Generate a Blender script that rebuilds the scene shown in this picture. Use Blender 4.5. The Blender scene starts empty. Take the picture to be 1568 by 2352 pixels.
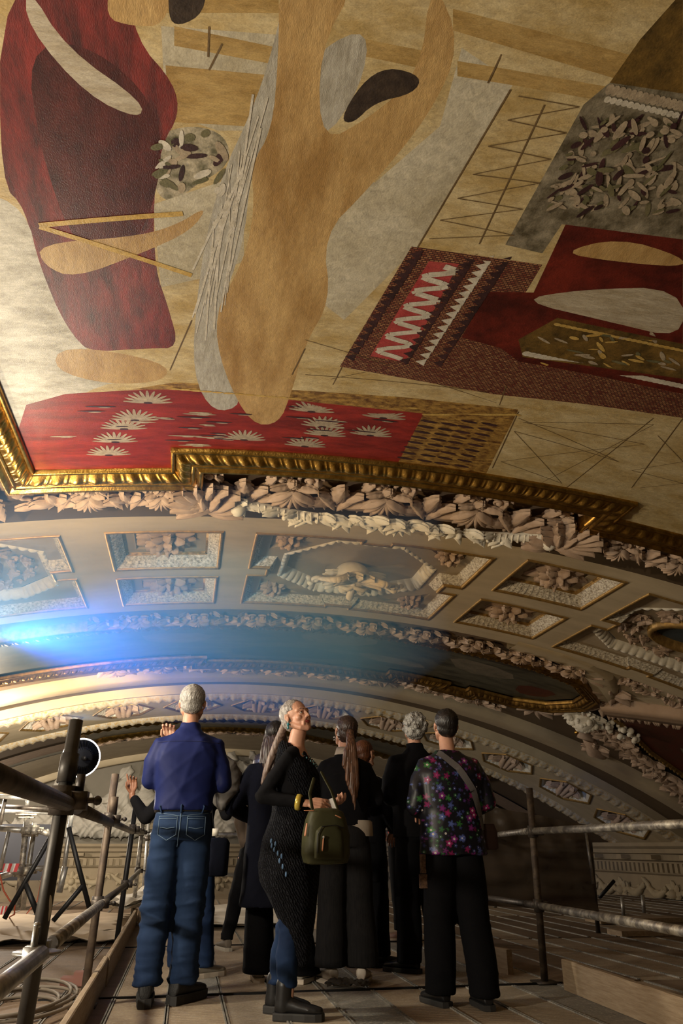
import bpy, bmesh, math, random
import numpy as np
from mathutils import Vector, Matrix
from mathutils.geometry import delaunay_2d_cdt
from mathutils.bvhtree import BVHTree

# ---------------------------------------------------------------- camera, world, lights, exposure
scn = bpy.context.scene
COL = scn.collection
CAMZ = .85
Mc = np.array([[0.98198843, -0.07787142, -0.17214749],
               [-0.18894104, -0.40472328, -0.89470685],
               [0., 0.91111751, -0.41214668]])
cd = bpy.data.cameras.new('camera'); cam = bpy.data.objects.new('camera', cd); COL.objects.link(cam)
cd.sensor_fit = 'VERTICAL'; cd.sensor_height = 36; cd.sensor_width = 24; cd.lens = 36 * 1700 / 2352
cd.clip_start = .05; cd.clip_end = 200
mw = Matrix([list(Mc[i]) + [0] for i in range(3)] + [[0, 0, 0, 1]]); mw.translation = (0, 0, CAMZ)
cam.matrix_world = mw
scn.camera = cam
scn.view_settings.view_transform = 'Standard'; scn.view_settings.look = 'None'
scn.view_settings.gamma = 1; scn.view_settings.use_curve_mapping = False
scn.view_settings.exposure = 0.0
wd = bpy.data.worlds.new('world'); scn.world = wd; wd.use_nodes = True
wd.node_tree.nodes['Background'].inputs[0].default_value = (1, .8, .6, 1)
wd.node_tree.nodes['Background'].inputs[1].default_value = .012

LAMP_A = (-1.40, 4.86, 2.06)      # work lamp just left of the frame
LAMP_B = (-.98, 7.10, 1.58)       # round lamp behind the near post
FILL_C = (-1.9, -1.2, 1.9)        # added unseen fill behind the camera, brightens the painting
FILL_D = (-3.3, 12.2, 1.9)        # added unseen fill to brighten the far deck and dust sheets
def light(name, kind, loc, power, col, size=.12, target=None, spot=None, blend=.4):
    l = bpy.data.lights.new(name, kind); o = bpy.data.objects.new(name, l); COL.objects.link(o)
    o.location = loc; l.energy = power; l.color = col
    if kind in ('POINT', 'SPOT'): l.shadow_soft_size = size
    if kind == 'SPOT': l.spot_size = math.radians(spot); l.spot_blend = blend
    if target: o.rotation_euler = (Vector(target) - Vector(loc)).to_track_quat('-Z', 'Y').to_euler()
    return o
light('lamp_or_fill_light', 'POINT', LAMP_A, 150, (1, .87, .66), .10)
light('lamp_or_fill_light', 'SPOT', LAMP_B, 4200, (1, .88, .68), .10, (-2.4, 15.5, 2.25), 40, .7)
light('lamp_or_fill_light', 'SPOT', FILL_C, 340, (1, .86, .66), .14, (.9, 2.6, 3.7), 70, .8)
light('lamp_or_fill_light', 'POINT', FILL_D, 480, (1, .9, .76), .14)
light('lamp_or_fill_light', 'POINT', (-6.2, 19.5, 1.6), 420, (1, .9, .78), .14)  # added unseen fill light that brightens the far wall
light('flare_beam', 'SPOT', (-1.28, 4.80, 2.03), 1000, (.09, .34, .95), .05, (.7, 8.6, 2.85), 52, .9)  # added blue spot that colours the haze box like lens flare
light('lamp_or_fill_light', 'POINT', (-2.9, 2.1, 1.35), 460, (1, .88, .7), .07)

# ---------------------------------------------------------------- measuring helpers
XC, R, ZT = 1.0, 15.5, 3.46        # the barrel vault: centre line, radius, crown height
def _ray(px, py): return Mc @ np.array([px - 784., 1176. - py, -1700.])
def at(px, py, Y):
    r = _ray(px, py); p = r * (Y / r[1]); return Vector((p[0], p[1], p[2] + CAMZ))
def atz(px, py, Z=0):
    r = _ray(px, py); p = r * ((Z - CAMZ) / r[2]); return Vector((p[0], p[1], Z))
def V(px, py, h=0):
    r = _ray(px, py); zc = ZT - R; rr = R - h
    o = np.array([-XC, CAMZ - zc]); d = np.array([r[0], r[2]])
    a = d @ d; b = 2 * o @ d; c = o @ o - rr * rr
    t = (-b + math.sqrt(b * b - 4 * a * c)) / (2 * a); p = r * t
    return (math.atan2(p[0] - XC, p[2] + CAMZ - zc) * R, p[1])
def vmap(s, y, h):                 # (arc length from crown, distance, drop below the vault) -> world
    a = np.asarray(s) / R; rr = R - np.asarray(h)
    return XC + rr * np.sin(a), np.asarray(y) + 0 * a, ZT - R + rr * np.cos(a)

# ---------------------------------------------------------------- object helpers
def tag(o, label=None, cat=None, group=None, kind=None):
    if label: o['label'] = label
    if cat: o['category'] = cat
    if group: o['group'] = group
    if kind: o['kind'] = kind
    return o
def empty(name, loc, label, cat, group=None, rz=0):
    o = bpy.data.objects.new(name, None); COL.objects.link(o); o.location = loc; o.rotation_euler = (0, 0, rz)
    o.empty_display_size = .1
    return tag(o, label, cat, group)
def put(name, me, mats, parent=None, smooth=True):
    o = bpy.data.objects.new(name, me); COL.objects.link(o)
    if not isinstance(mats, (list, tuple)): mats = [mats]
    if not me.materials:
        for m in mats: me.materials.append(m)
    if smooth and len(me.polygons): me.polygons.foreach_set('use_smooth', [True] * len(me.polygons))
    if parent is not None:
        o.parent = parent
        bpy.context.view_layer.update()
        if parent.get('_world', 0) == 0: pass
    return o
def setparent(o, parent):          # keeps a world-space mesh where it is
    loc = parent.location; rz = parent.rotation_euler[2]
    o.parent = parent
    o.matrix_parent_inverse = (Matrix.Translation(loc) @ Matrix.Rotation(rz, 4, 'Z')).inverted()
    return o

class G:                           # gathers geometry for ONE mesh
    def __init__(s): s.v = []; s.f = []; s.m = []; s.n = 0
    def add(s, verts, faces, mi=0):
        verts = np.asarray(verts, float).reshape(-1, 3); n = s.n
        s.v.append(verts); s.f += [tuple(i + n for i in f) for f in faces]; s.m += [mi] * len(faces); s.n += len(verts)
    def grid(s, X, Y, Z, closeu=False, closev=False, mi=0, flip=False):
        a, b = X.shape
        idx = np.arange(a * b).reshape(a, b)
        if closeu: idx = np.vstack([idx, idx[:1]])
        if closev: idx = np.hstack([idx, idx[:, :1]])
        q = np.stack([idx[:-1, :-1], idx[1:, :-1], idx[1:, 1:], idx[:-1, 1:]], -1).reshape(-1, 4)
        if flip: q = q[:, ::-1]
        s.add(np.stack([X, Y, Z], -1).reshape(-1, 3), q.tolist(), mi)
    def box(s, c, d, rot=None, mi=0):
        c = np.array(c, float); h = np.array(d, float) / 2
        v = np.array([[x, y, z] for x in (-1, 1) for y in (-1, 1) for z in (-1, 1)]) * h
        if rot is not None: v = v @ np.array(rot).T
        s.add(v + c, [(0, 1, 3, 2), (4, 6, 7, 5), (0, 4, 5, 1), (2, 3, 7, 6), (0, 2, 6, 4), (1, 5, 7, 3)], mi)
    def rings(s, rings, capa=True, capb=True, mi=0):
        n = len(rings[0]); A = np.array(rings)
        s.grid(A[:, :, 0], A[:, :, 1], A[:, :, 2], closev=True, mi=mi)
        base = s.n - len(rings) * n
        if capa: s.f.append(tuple(base + i for i in range(n))); s.m.append(mi)
        if capb: s.f.append(tuple(base + (len(rings) - 1) * n + i for i in reversed(range(n)))); s.m.append(mi)
    def limb(s, pts, rads, n=12, flat=1., up=(0, 0, 1), dome=True, mi=0):
        P = [np.array(p, float) for p in pts]
        if not hasattr(rads, '__len__'): rads = [rads] * len(P)
        T = []
        for i in range(len(P)):
            a = P[max(i - 1, 0)]; b = P[min(i + 1, len(P) - 1)]; t = b - a; T.append(t / (np.linalg.norm(t) + 1e-9))
        C = list(zip(P, rads, T))
        if dome:
            r0, r1 = rads[0], rads[-1]
            C = [(P[0] - T[0] * r0 * math.cos(a), r0 * math.sin(a), T[0]) for a in (.12, .55, 1.0)] + C + \
                [(P[-1] + T[-1] * r1 * math.cos(a), r1 * math.sin(a), T[-1]) for a in (1.0, .55, .12)]
        rr = []; th = np.linspace(0, 2 * math.pi, n, endpoint=False); u = None
        for p, r, t in C:
            if u is None:
                u = np.cross(t, np.array(up, float))
                if np.linalg.norm(u) < .05: u = np.cross(t, np.array((1., .1, 0)))
            u = u - t * (u @ t); u /= np.linalg.norm(u); w = np.cross(u, t)
            rr.append(p + r * (np.cos(th)[:, None] * u + flat * np.sin(th)[:, None] * w))
        s.rings(rr, mi=mi)
    def ball(s, c, r, rot=None, n=14, mi=0):
        if not hasattr(r, '__len__'): r = (r, r, r)
        ph = np.linspace(.06, math.pi - .06, n // 2 + 2); th = np.linspace(0, 2 * math.pi, n, endpoint=False)
        rr = []
        for a in ph:
            q = np.stack([np.sin(a) * np.cos(th) * r[0], np.sin(a) * np.sin(th) * r[1], np.full(n, math.cos(a) * r[2])], -1)
            if rot is not None: q = q @ np.array(rot).T
            rr.append(q + np.array(c, float))
        s.rings(rr, mi=mi)
    def poly(s, pts, mi=0): s.add(pts, [tuple(range(len(pts)))], mi)
    def raw(s): return np.concatenate(s.v) if s.v else np.zeros((0, 3))
    def mesh(s, name='mesh', fn=None, flipn=False):
        P = s.raw()
        if fn is not None: x, y, z = fn(P[:, 0], P[:, 1], P[:, 2]); P = np.stack([x, y, z], -1)
        me = bpy.data.meshes.new(name); me.from_pydata(P.tolist(), [], s.f)
        if any(s.m): me.polygons.foreach_set('material_index', s.m)
        me.update(); return me
    def build(s, name, mats, parent=None, fn=None, smooth=True):
        me = s.mesh(name, fn); o = bpy.data.objects.new(name, me); COL.objects.link(o)
        for m in (mats if isinstance(mats, (list, tuple)) else [mats]): me.materials.append(m)
        if smooth: me.polygons.foreach_set('use_smooth', [True] * len(me.polygons))
        if parent is not None: setparent(o, parent)
        return o
    def solid(s, voxel, smooth=3, fn=None):   # one continuous skin around everything gathered
        me = s.mesh('tmp', fn); o = bpy.data.objects.new('tmp', me); COL.objects.link(o)
        m = o.modifiers.new('r', 'REMESH'); m.mode = 'VOXEL'; m.voxel_size = voxel
        if smooth: q = o.modifiers.new('s', 'SMOOTH'); q.factor = .5; q.iterations = smooth
        bpy.context.view_layer.update()
        dg = bpy.context.evaluated_depsgraph_get()
        r = bpy.data.meshes.new_from_object(o.evaluated_get(dg), depsgraph=dg)
        bpy.data.objects.remove(o); bpy.data.meshes.remove(me)
        n = len(r.vertices); P = np.empty(n * 3); r.vertices.foreach_get('co', P); P = P.reshape(-1, 3)
        N = np.empty(n * 3); r.vertices.foreach_get('normal', N); N = N.reshape(-1, 3)
        F = [tuple(p.vertices) for p in r.polygons]; bpy.data.meshes.remove(r)
        return P, N, F

# ---------------------------------------------------------------- materials
MATS = {}
def mat(name, col, rough=.7, metal=0., var=None, vs=8, bump=0, bs=60, stretch=(1, 1, 1), spec=.5, emit=0, coat=0,
        detail=5, vc=.5, dist=.004, space='Object', sheen=0, trans=0, alpha=1):
    if name in MATS: return MATS[name]
    m = bpy.data.materials.new(name); m.use_nodes = True; nt = m.node_tree; N = nt.nodes; L = nt.links
    b = N['Principled BSDF']; b.inputs['Base Color'].default_value = (*col, 1); b.inputs['Roughness'].default_value = rough
    b.inputs['Metallic'].default_value = metal; b.inputs['Specular IOR Level'].default_value = spec
    b.inputs['Coat Weight'].default_value = coat; b.inputs['Sheen Weight'].default_value = sheen
    b.inputs['Transmission Weight'].default_value = trans; b.inputs['Alpha'].default_value = alpha
    if emit: b.inputs['Emission Color'].default_value = (*col, 1); b.inputs['Emission Strength'].default_value = emit
    tc = N.new('ShaderNodeTexCoord'); mp = N.new('ShaderNodeMapping'); mp.inputs['Scale'].default_value = stretch
    L.new(tc.outputs[space], mp.inputs[0])
    if var:
        n = N.new('ShaderNodeTexNoise'); n.inputs['Scale'].default_value = vs; n.inputs['Detail'].default_value = detail
        n.inputs['Roughness'].default_value = .65
        L.new(mp.outputs[0], n.inputs[0]); r = N.new('ShaderNodeValToRGB')
        r.color_ramp.elements[0].position = vc - .14; r.color_ramp.elements[1].position = vc + .14
        r.color_ramp.elements[0].color = (*col, 1); r.color_ramp.elements[1].color = (*var, 1)
        L.new(n.outputs['Fac'], r.inputs[0]); L.new(r.outputs[0], b.inputs['Base Color'])
    if bump:
        n = N.new('ShaderNodeTexNoise'); n.inputs['Scale'].default_value = bs; n.inputs['Detail'].default_value = 6
        L.new(mp.outputs[0], n.inputs[0]); bp = N.new('ShaderNodeBump'); bp.inputs['Strength'].default_value = bump
        bp.inputs['Distance'].default_value = dist; L.new(n.outputs['Fac'], bp.inputs['Height']); L.new(bp.outputs[0], b.inputs['Normal'])
    MATS[name] = m; return m
PL = dict(bump=.35, bs=90, dist=.003)
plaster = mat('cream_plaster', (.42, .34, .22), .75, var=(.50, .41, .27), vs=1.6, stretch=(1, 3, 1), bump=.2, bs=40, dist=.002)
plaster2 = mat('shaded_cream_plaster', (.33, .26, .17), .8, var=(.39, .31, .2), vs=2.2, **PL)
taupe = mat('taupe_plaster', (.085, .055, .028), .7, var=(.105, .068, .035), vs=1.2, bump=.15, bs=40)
leafm = mat('rose_stucco', (.36, .25, .17), .75, var=(.45, .33, .24), vs=9, **PL)
leafgap = mat('leaf_stucco_shaded_gaps', (.16, .115, .07), .7, var=(.70, .65, .54), vs=38, vc=.47, stretch=(1, 1, 1.6), bump=.8, bs=45, dist=.008)  # brown ground and shaded gaps between leaves painted in as noise
white = mat('white_stucco', (.62, .57, .46), .7, var=(.72, .68, .58), vs=14, **PL)
gold = mat('gilding', (.62, .37, .09), .33, 1., var=(.30, .16, .03), vs=14, bump=.5, bs=70, dist=.004)
gilt = mat('gilt_line', (.42, .26, .08), .5, .6, var=(.25, .15, .05), vs=20)
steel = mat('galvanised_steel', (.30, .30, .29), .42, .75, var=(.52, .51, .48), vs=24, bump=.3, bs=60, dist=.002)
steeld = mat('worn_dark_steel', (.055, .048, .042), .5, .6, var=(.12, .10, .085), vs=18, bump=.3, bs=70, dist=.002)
blackst = mat('black_steel', (.012, .012, .013), .5, .4)
splash = mat('plaster_splashed_steel', (.16, .145, .13), .5, .5, var=(.62, .57, .47), vs=16, vc=.58, bump=.5, bs=50)
# ---------------------------------------------------------------- vault surfaces
def inpoly(x, y, P):
    c = False; j = len(P) - 1
    for i in range(len(P)):
        xi, yi = P[i]; xj, yj = P[j]
        if (yi > y) != (yj > y) and x < (xj - xi) * (y - yi) / (yj - yi) + xi: c = not c
        j = i
    return c
def dens(poly, d):
    o = []
    for i in range(len(poly)):
        a = np.array(poly[i]); b = np.array(poly[(i + 1) % len(poly)]); n = max(1, int(np.linalg.norm(b - a) / d))
        for k in range(n): o.append(tuple(a + (b - a) * k / n))
    return o
def sheet(outer, holes, h, d=.35, regions=(), g=None, wd=None):
    """flat sheet in (s, y) with holes and inlaid regions, at drop h"""
    g = g or G(); loops = [dens(outer, wd or d)] + [dens(x, wd or d) for x in holes] + [dens(x, wd or d) for x in regions]
    pts = []; edges = []
    for lp in loops:
        b = len(pts); pts += lp; edges += [(b + i, b + (i + 1) % len(lp)) for i in range(len(lp))]
    xs = [p[0] for p in outer]; ys = [p[1] for p in outer]
    for x in np.arange(min(xs) + d / 2, max(xs), d):
        for y in np.arange(min(ys) + d / 2, max(ys), d):
            if inpoly(x, y, outer): pts.append((x + .01 * math.sin(y * 31), y))
    vs, es, fs, *_ = delaunay_2d_cdt([Vector(p) for p in pts], edges, [], 0, 1e-4)
    keep = []; mi = []
    for f in fs:
        cx = sum(vs[i][0] for i in f) / len(f); cy = sum(vs[i][1] for i in f) / len(f)
        if not inpoly(cx, cy, outer) or any(inpoly(cx, cy, q) for q in holes): continue
        k = 0
        for r, reg in enumerate(regions):
            if inpoly(cx, cy, reg): k = r + 1
        keep.append(tuple(reversed(f))); mi.append(k)
    b = g.n
    g.add([(v[0], v[1], h) for v in vs], keep, 0)
    g.m[-len(keep):] = mi
    return g
def sweep(g, path, prof, closed=True, du=.1, pat=None, mi=0, flip=False):
    """run a profile [(offset to the left, drop)] along a path in (s, y) with mitred corners"""
    P = [np.array(p, float) for p in path]; n = len(P); seg = n if closed else n - 1
    def nrm(a, b): t = (b - a) / (np.linalg.norm(b - a) + 1e-9); return np.array([-t[1], t[0]])
    mit = []
    for i in range(n):
        a = nrm(P[i - 1], P[i]) if (closed or i > 0) else None
        b = nrm(P[i], P[(i + 1) % n]) if (closed or i < n - 1) else None
        if a is None: a = b
        if b is None: b = a
        m = a + b; mit.append(m / max(.2, (m @ a)))
    d = np.array([p[0] for p in prof]); hh = np.array([p[1] for p in prof])
    for i in range(seg):
        a, b = P[i], P[(i + 1) % n]; ma, mb = mit[i], mit[(i + 1) % n]; ln = np.linalg.norm(b - a)
        k = max(2, int(ln / du) + 1); t = np.linspace(0, 1, k)[:, None]
        S = (a[0] + ma[0] * d) * (1 - t) + (b[0] + mb[0] * d) * t
        Y = (a[1] + ma[1] * d) * (1 - t) + (b[1] + mb[1] * d) * t
        H = hh[None, :] + 0 * t
        if pat is not None: H = H + pat(t * ln - ln / 2 + 0 * d, np.linspace(0, 1, len(d))[None, :] + 0 * t)
        g.grid(S, Y, H, mi=mi, flip=flip)
    return g
def leaf(g, o, ang, ln, wd, rise=.04, tip=.03, lobes=5, nu=13, nv=9, h0=0., vein=.18, mi=0):
    """an acanthus leaf lying in the (s, y) plane, pointing along ang, with lobed edge and curled tip"""
    t = np.linspace(0, 1, nu)[:, None]; v = np.linspace(-1, 1, nv)[None, :]
    w = wd * (np.sin(np.pi * np.clip(t * .93 + .07, 0, 1)) ** .6) * (1 + .28 * np.abs(np.sin(np.pi * lobes * t)) - .14)
    w = w * (1 - .35 * t)
    x = t * ln - .05 * ln * v * v * 2 * (1 - t); y = v * w
    z = h0 + rise * np.sin(np.pi * t * .8 + .2) * (1 - v * v * .85) + tip * t ** 3 + vein * rise * np.cos(v * np.pi * 3.5 + t * 2) * (1 - t * .5)
    c, s = math.cos(ang), math.sin(ang)
    X = o[0] + x * c - y * s; Y = o[1] + x * s + y * c; Z = z + 0 * X
    g.grid(X, Y, Z, mi=mi); g.grid(X, Y, Z - .012 - rise * .3, mi=mi, flip=True)
def scroll(g, o, r, turns=1.4, rad=.012, h=.03, start=0., sgn=1, mi=0):
    n = int(14 * turns); pts = []
    for i in range(n + 1):
        a = start + sgn * 2 * math.pi * turns * i / n; q = r * (1 - .8 * i / n)
        pts.append((o[0] + q * math.cos(a), o[1] + q * math.sin(a), h + .03 * i / n))
    g.limb(pts, [rad * (1 - .3 * i / n) for i in range(n + 1)], n=6, dome=False, mi=mi)
    g.ball((*o, h + .025), (r * .38, r * .38, .03), n=8, mi=mi)
def stem(g, pts, rad=.012, h=.02, mi=0):
    P = np.array(pts, float); t = np.linspace(0, 1, 12); k = np.linspace(0, 1, len(P))
    if len(P) == 3:
        q = ((1 - t) ** 2)[:, None] * P[0] + (2 * t * (1 - t))[:, None] * P[1] + (t * t)[:, None] * P[2]
    else: q = np.stack([np.interp(t, k, P[:, 0]), np.interp(t, k, P[:, 1])], -1)
    g.limb([(a, b, h + .015 * math.sin(i)) for i, (a, b) in enumerate(q)], rad, n=6, dome=False, mi=mi)

def cornice_relief(g, u0, u1, v0, v1, per=.8, ph=0., T=None, h=0.):
    """acanthus palmettes and scrolls between v0 (frame side) and v1 (free edge)"""
    W = v1 - v0; q = G(); rnd = random.Random(int((u0 + 10) * 100))
    c = math.floor((u0 - ph) / per) * per + ph - per; D = -math.pi / 2
    while c < u1 + per:
        if u0 - .05 <= c <= u1 + .05:
            b = v1 - .06
            for a, l, w in ((0, .62, .11), (.55, .5, .08), (-.55, .5, .08), (1.1, .42, .07), (-1.1, .42, .07)):
                leaf(q, (c, b), D + a, W * l, W * w * 1.25, .06, .06, 4, h0=h + .03)
            leaf(q, (c, b), D + 1.62, W * .4, W * .07, .04, .02, 3, h0=h + .03); leaf(q, (c, b), D - 1.62, W * .4, W * .07, .04, .02, 3, h0=h + .03)
            for sg in (-1, 1):
                stem(q, [(c + sg * .05, b + .03), (c + sg * W * .52, b - .05), (c + sg * W * .50, v0 + W * .3)], .017, h + .03)
                leaf(q, (c + sg * W * .46, b - W * .3), D + sg * .35, W * .30, W * .07, .05, .05, 3, h0=h + .02)
                leaf(q, (c + sg * W * .42, v0 + W * .32), D - sg * .9, W * .22, W * .06, .04, .05, 3, h0=h + .02)
                leaf(q, (c + sg * W * .30, b + .03), D + sg * 1.25, W * .34, W * .07, .05, .04, 4, h0=h + .03)
        m = c + per / 2
        if u0 - .02 <= m <= u1 + .02:
            for sg in (-1, 1):
                scroll(q, (m + sg * W * .16, v0 + W * .27), W * .115, 1.5, .014, h + .04, 0 if sg < 0 else math.pi, sg)
                leaf(q, (m + sg * W * .02, v0 + W * .5), D + sg * 1.35, W * .26, W * .05, .05, .04, 4, h0=h + .05)
                leaf(q, (m + sg * W * .30, v0 + W * .55), D + sg * 2.5, W * .40, W * .075, .06, .05, 4, h0=h + .04)
                leaf(q, (m + sg * W * .28, v0 + W * .50), D - sg * .15, W * .34, W * .06, .05, .06, 4, h0=h + .03)
            for k in range(7):
                a = (k - 3) * .36
                leaf(q, (m, v0 + W * .60), -D + a, W * (.37 - .02 * abs(k - 3)), W * .055, .06, .03, 2, nu=9, nv=5, h0=h + .06)
            q.ball((m, v0 + W * .47, h + .05), (.035, .03, .03), n=8)
        c += per
    for k in range(int((u1 - u0) / .11)):
        u = u0 + .11 * k + rnd.uniform(-.03, .03)
        leaf(q, (u, v1 - .07), -D + rnd.uniform(-.9, .9), rnd.uniform(.07, .12), .035, .035, .03, 3, nu=8, nv=5, h0=h + .01)
    P = q.raw()
    if T: a, b, cc = T(P[:, 0], P[:, 1], P[:, 2]); P = np.stack([a, b, cc], -1)
    g.add(P, q.f)

# the ribs (cream transverse arches), the fields between them, the walls
SL, SR = -8.9, 9.3
def rect(a, b, c, d): return [(a, c), (b, c), (b, d), (a, d)]
C_SMALL = [(-1.89, -.90, 6.24, 7.20), (-1.89, -.90, 7.48, 8.39), (2.0, 2.98, 6.14, 7.04), (2.0, 2.98, 7.38, 8.28)]
def big(cx):
    a, b = cx - 1.125, cx + 1.125
    return [(a, 6.25), (cx - .15, 6.25), (cx - .15, 6.32), (cx + .15, 6.32), (cx + .15, 6.25), (b, 6.25), (b, 7.16), (b - .19, 7.16),
            (b - .19, 7.40), (b, 7.40), (b, 8.37), (cx + .15, 8.37), (cx + .15, 8.30), (cx - .15, 8.30), (cx - .15, 8.37), (a, 8.37),
            (a, 7.40), (a + .19, 7.40), (a + .19, 7.16), (a, 7.16)]
C_BIG = [big(.555), big(-3.42), big(4.43)]
holes = [rect(*c) for c in C_SMALL] + C_BIG
RIB1 = (5.9, 8.66)
g = sheet(rect(SL, SR, *RIB1), holes, 0, .3)
xs = np.arange(SL, SR + .01, .2)
for y0, y1, h0, h1 in ((RIB1[0], RIB1[0], -.16, 0), (RIB1[1], RIB1[1], 0, -.16)):
    g.grid(np.array([xs, xs]), np.full((2, len(xs)), y0), np.array([[h0] * len(xs), [h1] * len(xs)]), mi=1)
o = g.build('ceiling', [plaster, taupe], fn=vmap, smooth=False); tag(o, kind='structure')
# lozenge coffers of the second rib
LOZ = []
for k in range(-8, 8):
    c = .27 + k * 1.335 + (.0 if k < 2 else .0)
    LOZ.append((c, 15.35))
RIB2 = (14.05, 16.95)
def loz(c, y, a=.50, b=.62): return [(c - a * 1.1, y), (c - a * .55, y - b), (c + a * .55, y - b), (c + a * 1.1, y), (c + a * .55, y + b), (c - a * .55, y + b)]
lh = [loz(*c) for c in LOZ if SL < c[0] - .5 and c[0] + .5 < SR]
g = sheet(rect(SL, SR, *RIB2), lh, 0, .4)
g.grid(np.array([xs, xs]), np.full((2, len(xs)), RIB2[0]), np.array([[-.2] * len(xs), [0] * len(xs)]))
g.grid(np.array([xs, xs]), np.full((2, len(xs)), RIB2[1]), np.array([[0] * len(xs), [-.2] * len(xs)]))
o = g.build('ceiling', [plaster], fn=vmap, smooth=False); tag(o, kind='structure')
def field(y0, y1, h, m, n=4):
    g = G(); yy = np.linspace(y0, y1, n); S, Y = np.meshgrid(xs, yy); g.grid(S, Y, S * 0 + h)
    o = g.build('ceiling', [m], fn=vmap); tag(o, kind='structure'); return o
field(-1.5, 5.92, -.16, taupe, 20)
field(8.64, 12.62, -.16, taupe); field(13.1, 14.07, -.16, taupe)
g = G(); sweep(g, [(SL, 12.6), (SR, 12.6)], [(0, -.16), (.03, -.02), (.1, 0), (.42, 0), (.5, -.04), (.54, -.16)], False, .2)
o = g.build('trim_1', [plaster2], fn=vmap); tag(o, kind='structure')
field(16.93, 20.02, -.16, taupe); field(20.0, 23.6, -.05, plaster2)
# side walls and far wall
def vx(s): return XC + R * math.sin(s / R)
XL, XR = vx(SL), vx(SR); ZW = ZT - R + R * math.cos(9.1 / R)
for nm, x, sg in (('wall_left', XL, 1), ('wall_right', XR, -1)):
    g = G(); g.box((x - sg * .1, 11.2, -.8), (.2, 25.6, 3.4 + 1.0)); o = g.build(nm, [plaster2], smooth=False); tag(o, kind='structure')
g = G(); g.box((1, 24.0, .4), (24, .3, 7.2)); o = g.build('wall_back', [mat('grey_olive_wall', (.19, .17, .13), .8, var=(.23, .2, .155), vs=1)], smooth=False); tag(o, kind='structure')
# entablature: cornice, dentils and garland frieze
def entab(g, a, b, axis, face, sg, z0=.93):
    prof = [(.62, z0), (.60, z0 - .07), (.52, z0 - .12), (.50, z0 - .2), (.30, z0 - .22), (.28, z0 - .33), (.18, z0 - .36), (.18, z0 - .58), (.10, z0 - .62), (.06, z0 - 1.3), (.12, z0 - 1.36), (.12, z0 - 1.45), (0, z0 - 1.5)]
    P0 = []; P1 = []
    for d, z in prof:
        q = face + sg * d
        P0.append((a, q, z) if axis == 'x' else (q, a, z)); P1.append((b, q, z) if axis == 'x' else (q, b, z))
    A = np.array([P0, P1]); g.grid(A[:, :, 0], A[:, :, 1], A[:, :, 2])
    top = [(a, face), (b, face), (b, face + sg * .62), (a, face + sg * .62)]
    g.poly([(p[0], p[1], z0) if axis == 'x' else (p[1], p[0], z0) for p in top])
    u = a
    while u < b:
        c = face + sg * .22
        g.box((u, c, z0 - .47) if axis == 'x' else (c, u, z0 - .47), (.10, .10, .17) if axis == 'x' else (.10, .10, .17)); u += .175
    u = a
    while u < b:
        c = face + sg * .36
        g.box((u, c, z0 - .27) if axis == 'x' else (c, u, z0 - .27), (.2, .3, .08) if axis == 'x' else (.3, .2, .08)); u += 1.15
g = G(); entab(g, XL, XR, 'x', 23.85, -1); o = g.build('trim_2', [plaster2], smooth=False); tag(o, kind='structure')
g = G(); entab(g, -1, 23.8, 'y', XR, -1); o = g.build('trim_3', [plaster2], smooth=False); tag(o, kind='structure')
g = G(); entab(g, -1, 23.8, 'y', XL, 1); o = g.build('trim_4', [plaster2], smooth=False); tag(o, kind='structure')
# arched moulding line of the far lunette
g = G(); sweep(g, [(SL, 23.2), (SR, 23.2)], [(0, -.05), (.04, .1), (.14, .14), (.2, .05)], False, .2)
o = g.build('trim_5', [plaster], fn=vmap); tag(o, kind='structure')

# ---------------------------------------------------------------- coffers
def egg(u, v, per=.085, a=.02): return a * np.abs(np.sin(np.pi * u / per)) ** .7 * np.sin(np.pi * v)
def fineleaf(u, v):
    p = .07; x = (u / p) % 1 - .5
    return .014 * np.sin(np.pi * v) * (np.cos(x * np.pi * 2 * (1 + v)) * .6 + .4 * np.cos(x * np.pi * 6))
def rosette(g, c, r, h, rnd, rings=3, mi=0):
    for k in range(rings):
        n = 9 - 2 * k; rr = r * (1 - .3 * k)
        for i in range(n):
            a = 2 * math.pi * (i + .5 * k) / n + rnd.uniform(-.15, .15)
            leaf(g, (c[0] + .12 * rr * math.cos(a), c[1] + .12 * rr * math.sin(a)), a, rr * rnd.uniform(.85, 1.05), rr * .40, .06 + .02 * k, .03 + .02 * k, 5, h0=h + .035 * k, mi=mi)
    g.ball((c[0], c[1], h + .11), (r * .22, r * .22, .05), n=10, mi=mi)
    for i in range(3):
        a = i * 2.1 + .6; g.ball((c[0] + r * .22 * math.cos(a), c[1] + r * .22 * math.sin(a), h + .12), r * .13, n=8, mi=mi)
rnd = random.Random(4)
def ccw(p): return p
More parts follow.
